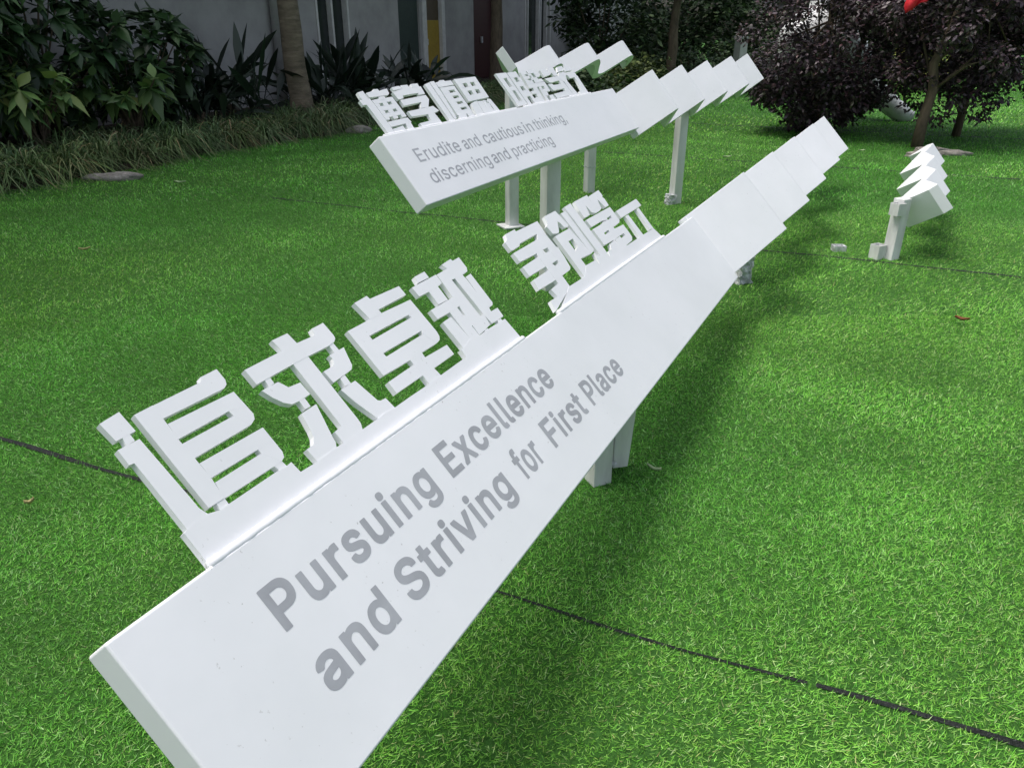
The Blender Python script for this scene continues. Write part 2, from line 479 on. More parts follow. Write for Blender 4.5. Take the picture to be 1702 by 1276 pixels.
GLYPHS_FRONT={
'zhui':[[(241,343),(289,349),(292,300),(246,299)],[(261,302),(278,301),(278,284),(258,282)],[(237,282),(288,283),(296,135),(297,107),(305,86),(318,81),(333,80),(258,59),(241,70),(238,81),(249,84),(248,245),(237,246)],[(311,331),(358,333),(358,299),(356,247),(359,198),(361,145),(356,96),(314,96)],[(311,331),(489,336),(494,346),(544,348),(545,318),(540,307),(528,301),(357,299),(337,305)],[(359,285),(543,285),(545,243),(500,251),(355,247)],[(543,285),(549,220),(542,208),(525,201),(502,236),(500,251)],[(357,235),(503,237),(525,201),(359,197)],[(361,183),(546,183),(547,146),(498,146),(361,145)],[(546,183),(548,114),(542,101),(529,96),(499,135),(498,146)],[(362,133),(499,135),(529,96),(355,95)],[(335,96),(357,97),(356,80),(332,79)],[(505,97),(530,97),(534,76),(510,80)]],
'qiu':[[(606,319),(735,323),(793,325),(864,324),(885,283),(797,282),(739,281),(608,276)],[(868,343),(918,345),(921,303),(919,294),(907,286),(884,283),(855,322),(864,324)],[(732,357),(789,358),(795,323),(738,322)],[(740,281),(797,283),(800,85),(799,69),(790,53),(711,52),(710,87),(740,90)],[(609,258),(665,259),(671,251),(681,236),(721,233),(723,196),(681,195),(657,196),(639,209),(622,232)],[(636,277),(654,279),(653,260),(634,258)],[(681,196),(701,195),(700,170),(681,170)],[(662,166),(719,168),(695,79),(693,65),(683,52),(611,50),(607,88),(634,89),(647,104),(653,122)],[(861,260),(924,262),(907,209),(895,200),(863,197),(812,193),(808,230),(843,231),(856,236),(863,249)],[(883,283),(902,285),(903,261),(883,260)],[(841,194),(862,196),(861,169),(838,170)],[(817,168),(880,170),(902,95),(911,90),(932,89),(938,54),(862,52),(853,72),(833,117)]],
'zhuo':[[(1072,360),(1136,365),(1140,353),(1292,353),(1294,319),(1141,314),(1142,300),(1085,298)],[(975,296),(1042,298),(1035,259),(1037,244),(1037,197),(1039,184),(1038,142),(980,143)],[(1042,298),(1086,300),(1142,301),(1296,300),(1299,255),(1241,261),(1034,258)],[(1296,300),(1304,174),(1299,157),(1289,148),(1268,144),(1239,189),(1244,201),(1245,250),(1241,261)],[(1037,244),(1246,250),(1244,200),(1037,197)],[(1039,184),(1240,189),(1268,144),(1179,143),(1114,142),(1035,142)],[(1114,142),(1180,143),(1178,126),(1180,85),(1186,55),(1117,52),(1117,85),(1116,125)],[(980,121),(1116,125),(1178,126),(1304,124),(1304,88),(1180,85),(1117,85),(979,83)]],
'yue':[[(1390,360),(1453,363),(1453,339),(1385,337)],[(1342,332),(1495,338),(1493,304),(1463,300),(1403,297),(1345,296)],[(1403,297),(1463,301),(1462,246),(1403,246)],[(1348,242),(1493,246),(1499,210),(1477,210),(1426,207),(1348,207)],[(1426,207),(1477,210),(1477,176),(1504,174),(1503,138),(1479,133),(1480,94),(1425,96)],[(1360,190),(1415,193),(1426,98),(1363,88)],[(1502,337),(1571,341),(1576,299),(1555,300),(1558,147),(1582,145),(1574,105),(1526,99),(1482,95)],[(1563,361),(1629,367),(1635,358),(1681,361),(1681,316),(1669,303),(1630,300),(1576,299),(1555,300),(1502,337),(1575,341)],[(1576,299),(1630,301),(1634,204),(1638,160),(1631,142),(1680,141),(1677,105),(1588,105),(1581,144)],[(1639,288),(1677,291),(1676,166),(1665,158),(1633,157),(1632,204)],[(1525,99),(1548,100),(1548,89),(1521,89)],[(1629,105),(1654,103),(1655,91),(1627,92)]],
'zheng':[[(2067,370),(2158,374),(2154,364),(2377,368),(2370,326),(2362,295),(2296,319),(2119,313),(2101,304),(2022,301),(2022,341),(2052,348)],[(2022,289),(2274,298),(2296,319),(2364,296),(2370,233),(2296,249),(2247,248),(2184,247),(2022,247)],[(2185,248),(2248,248),(2254,231),(2239,181),(2250,166),(2189,118),(2174,115),(2178,183),(2178,232)],[(2297,250),(2372,234),(2384,227),(2376,187),(2313,172),(2301,183),(2297,232)],[(2301,183),(2378,187),(2358,128),(2339,120),(2246,117),(2174,116),(2250,166),(2298,170)],[(2255,231),(2298,233),(2303,183),(2238,180)],[(2015,225),(2178,232),(2181,183),(2015,181)],[(2018,161),(2174,165),(2250,166),(2249,117),(2174,116),(2010,117)],[(2176,117),(2248,118),(2243,61),(2015,14),(2030,58),(2100,56),(2090,93),(2176,99)]],
'chuang':[[(2463,375),(2594,379),(2547,334),(2489,287),(2474,282),(2424,290),(2417,330),(2447,338)],[(2594,379),(2614,294),(2595,289),(2562,293),(2557,317),(2538,336)],[(2425,275),(2531,278),(2506,230),(2496,102),(2441,62),(2414,62)],[(2426,276),(2601,280),(2595,239),(2564,231),(2503,230)],[(2601,280),(2628,133),(2605,132),(2491,138),(2505,178),(2552,189),(2564,231)],[(2627,358),(2688,360),(2678,139),(2625,131)],[(2705,379),(2792,384),(2779,67),(2637,61),(2628,68),(2655,127),(2697,101)]],
'di':[[(2842,384),(3026,390),(3020,365),(2927,345),(2897,294),(2819,292),(2823,333)],[(2928,345),(3020,365),(3015,346),(3104,349),(3077,299),(3046,292),(2975,289),(2935,302)],[(3030,380),(3199,391),(3200,355),(3182,350),(3193,337),(3184,296),(3128,295),(3104,349),(3015,346)],[(2818,280),(3095,285),(3050,242),(3050,232),(2977,242),(2820,238)],[(3095,285),(3184,286),(3178,202),(3152,192),(3045,187),(3050,232),(3115,233),(3119,245),(3050,242)],[(2815,226),(2952,228),(2980,234),(3050,232),(3046,188),(3051,176),(2971,178),(2972,188),(2898,184),(2901,175),(2920,132),(2810,133)],[(2971,178),(3050,177),(3182,174),(3182,127),(3111,135),(3042,134),(2969,129),(2914,132),(2901,175)],[(3182,127),(3176,97),(3149,81),(3038,76),(3042,120),(3116,123),(3111,135)],[(2874,125),(2959,130),(2944,68),(2774,64),(2804,100),(2854,101)],[(2969,129),(3045,132),(3041,73),(3024,72),(2940,68)]],
'yi':[[(3217,252),(3592,262),(3597,216),(3217,208)],[(3282,205),(3332,206),(3328,72),(3262,73)],[(3490,211),(3535,211),(3523,73),(3464,77)]],
}
GLYPHS_BACK={
'bo':[[(88,233),(134,238),(133,198),(149,166),(154,4),(102,3),(93,165),(84,206)],[(63,191),(145,197),(146,171),(66,166)],[(145,225),(208,232),(218,240),(251,239),(254,228),(281,232),(322,235),(317,210),(300,201),(146,201)],[(218,198),(265,199),(259,180),(210,181)],[(156,67),(277,70),(327,71),(334,45),(282,43),(155,40)],[(282,44),(327,55),(318,4),(269,4)],[(156,28),(249,35),(250,9),(157,6)],[(153,187),(322,190),(324,168),(154,165)],[(154,165),(187,166),(188,150),(155,150)],[(217,166),(254,167),(255,151),(218,151)],[(285,167),(324,168),(325,152),(287,152)],[(155,150),(325,152),(327,128),(156,126)],[(156,126),(189,126),(190,111),(156,111)],[(219,127),(257,127),(258,112),(220,111)],[(288,128),(327,128),(328,113),(289,112)],[(156,111),(328,113),(330,93),(157,91)],[(157,91),(191,91),(191,78),(158,78)],[(221,92),(259,92),(260,79),(222,78)],[(291,92),(330,93),(331,79),(292,79)]],
'xue':[[(366,238),(432,242),(444,225),(369,221)],[(449,243),(508,243),(514,224),(447,224)],[(543,244),(604,244),(602,224),(537,227)],[(349,213),(448,225),(617,225),(609,181),(549,180),(555,191),(413,188),(403,173),(355,170)],[(368,166),(607,174),(609,147),(559,107),(490,108),(505,126),(531,140),(365,133)],[(363,102),(604,108),(630,78),(560,68),(367,71)],[(514,77),(574,77),(583,2),(499,6)],[(391,30),(520,34),(512,8),(397,8)]],
'shen':[[(662,233),(715,241),(707,9),(662,12)],[(724,244),(768,246),(766,168),(743,17),(718,15)],[(773,236),(809,239),(826,246),(870,246),(874,238),(937,238),(941,211),(779,206),(773,212)],[(783,40),(816,40),(862,35),(844,5),(768,9)],[(871,37),(927,34),(942,2),(871,3)],[(779,203),(936,205),(936,183),(778,181)],[(778,181),(848,182),(848,167),(777,166)],[(909,183),(936,183),(937,167),(909,167)],[(777,166),(937,167),(937,147),(776,146)],[(776,146),(847,146),(847,131),(775,131)],[(909,147),(937,147),(938,131),(909,131)],[(775,131),(938,131),(938,110),(774,111)],[(774,111),(847,111),(847,95),(774,96)],[(910,111),(938,110),(939,95),(910,95)],[(774,96),(939,95),(939,74),(773,75)],[(773,75),(846,75),(846,60),(772,60)],[(910,74),(939,74),(940,59),(911,59)],[(772,60),(940,59),(941,33),(771,35)]],
'si':[[(974,243),(1222,244),(1221,213),(974,211)],[(974,211),(1034,212),(1033,186),(974,185)],[(1080,212),(1120,212),(1119,187),(1080,187)],[(1168,213),(1221,213),(1221,188),(1167,188)],[(974,185),(1221,188),(1220,166),(974,162)],[(974,162),(1033,163),(1033,136),(974,135)],[(1079,164),(1119,165),(1118,138),(1079,137)],[(1166,165),(1220,166),(1219,140),(1166,139)],[(974,135),(1219,140),(1218,105),(973,99)],[(982,86),(1057,97),(1043,0),(951,4)],[(1061,92),(1116,91),(1110,46),(1170,41),(1168,33),(1194,8),(1171,-4),(1047,3)],[(1166,85),(1196,98),(1221,92),(1239,7),(1185,2),(1183,67)],[(1128,93),(1159,92),(1152,74),(1180,67),(1171,42),(1114,46)]],
'ming':[[(1482,247),(1625,247),(1624,210),(1484,210)],[(1484,210),(1542,210),(1543,148),(1486,148)],[(1584,210),(1624,210),(1623,147),(1584,148)],[(1486,148),(1623,147),(1623,120),(1487,120)],[(1487,120),(1544,120),(1545,46),(1490,46)],[(1584,120),(1623,120),(1622,45),(1585,45)],[(1490,46),(1622,45),(1622,15),(1491,16)],[(1639,245),(1765,247),(1766,207),(1638,205)],[(1638,205),(1682,205),(1683,175),(1638,174)],[(1730,206),(1766,207),(1767,175),(1730,175)],[(1638,174),(1767,175),(1768,142),(1638,141)],[(1638,141),(1683,141),(1683,111),(1637,111)],[(1731,142),(1768,142),(1769,110),(1732,110)],[(1637,111),(1769,110),(1771,67),(1637,68)],[(1637,68),(1683,68),(1683,8),(1636,9)],[(1733,67),(1771,67),(1773,7),(1734,7)]],
'bian':[[(1815,238),(1899,241),(1902,218),(1813,215)],[(1921,242),(2030,246),(2040,222),(1924,219)],[(1813,215),(1853,216),(1852,203),(1811,201)],[(1902,218),(1952,220),(1955,206),(1903,204)],[(1994,221),(2040,222),(2047,208),(1998,207)],[(1811,201),(1903,204),(1906,186),(1809,183)],[(1927,205),(1955,206),(1960,187),(1930,186)],[(1998,207),(2047,208),(2056,189),(2005,188)],[(1809,183),(1852,184),(1852,171),(1808,170)],[(1906,186),(2005,188),(2010,174),(1907,172)],[(1808,170),(1907,172),(1910,148),(1805,147)],[(1932,172),(2062,175),(2073,151),(1936,149)],[(1805,147),(2079,148),(2077,120),(1798,119)],[(1852,119),(1912,119),(1908,98),(1847,98)],[(1940,119),(1979,119),(1976,98),(1936,98)],[(2019,120),(2077,120),(2075,98),(2017,98)],[(1792,98),(1908,98),(1904,77),(1787,77)],[(1936,98),(2075,98),(2073,77),(1933,77)],[(1842,77),(1904,77),(1899,49),(1836,49)],[(1933,77),(2014,77),(2010,49),(1928,49)],[(1780,49),(1899,49),(1891,7),(1769,7)],[(1928,49),(1969,49),(1962,7),(1920,7)],[(2010,49),(2071,49),(2067,6),(2005,6)]],
'du':[[(2122,234),(2225,241),(2230,209),(2213,190),(2120,183)],[(2247,243),(2356,244),(2353,181),(2291,178),(2279,206),(2223,190)],[(2105,169),(2354,176),(2341,142),(2152,134)],[(2097,125),(2170,125),(2175,114),(2315,113),(2326,77),(2119,76)],[(2091,50),(2329,57),(2314,18),(2101,14)],[(2371,180),(2370,150),(2392,-9),(2299,-8),(2316,159)]],
'xing':[[(2428,244),(2529,248),(2515,212),(2384,204)],[(2388,199),(2499,198),(2444,124),(2484,0),(2391,1),(2385,123),(2339,152)],[(2539,232),(2655,231),(2652,204),(2515,201)],[(2510,175),(2674,182),(2675,150),(2520,144)],[(2622,164),(2684,156),(2675,4),(2512,3),(2524,33),(2585,41)]],
}
RAILS_FRONT=[[(239,12),(239,81),(249,84),(265,87),(306,87),(332,80),(353,81),(507,83),(526,81),(548,83),(552,53),(611,51),(683,54),(710,52),(791,54),(864,55),(893,57),(936,54),(1015,55),(1118,55),(1185,57),(1345,60),(1346,88),(1367,89),(1426,100),(1481,94),(1541,96),(1672,95),(1682,17)],[(2018,17),(2235,64),(2417,62),(2498,100),(2619,97),(2625,65),(2768,66),(3032,74),(3261,74),(3522,73),(3558,29)]]
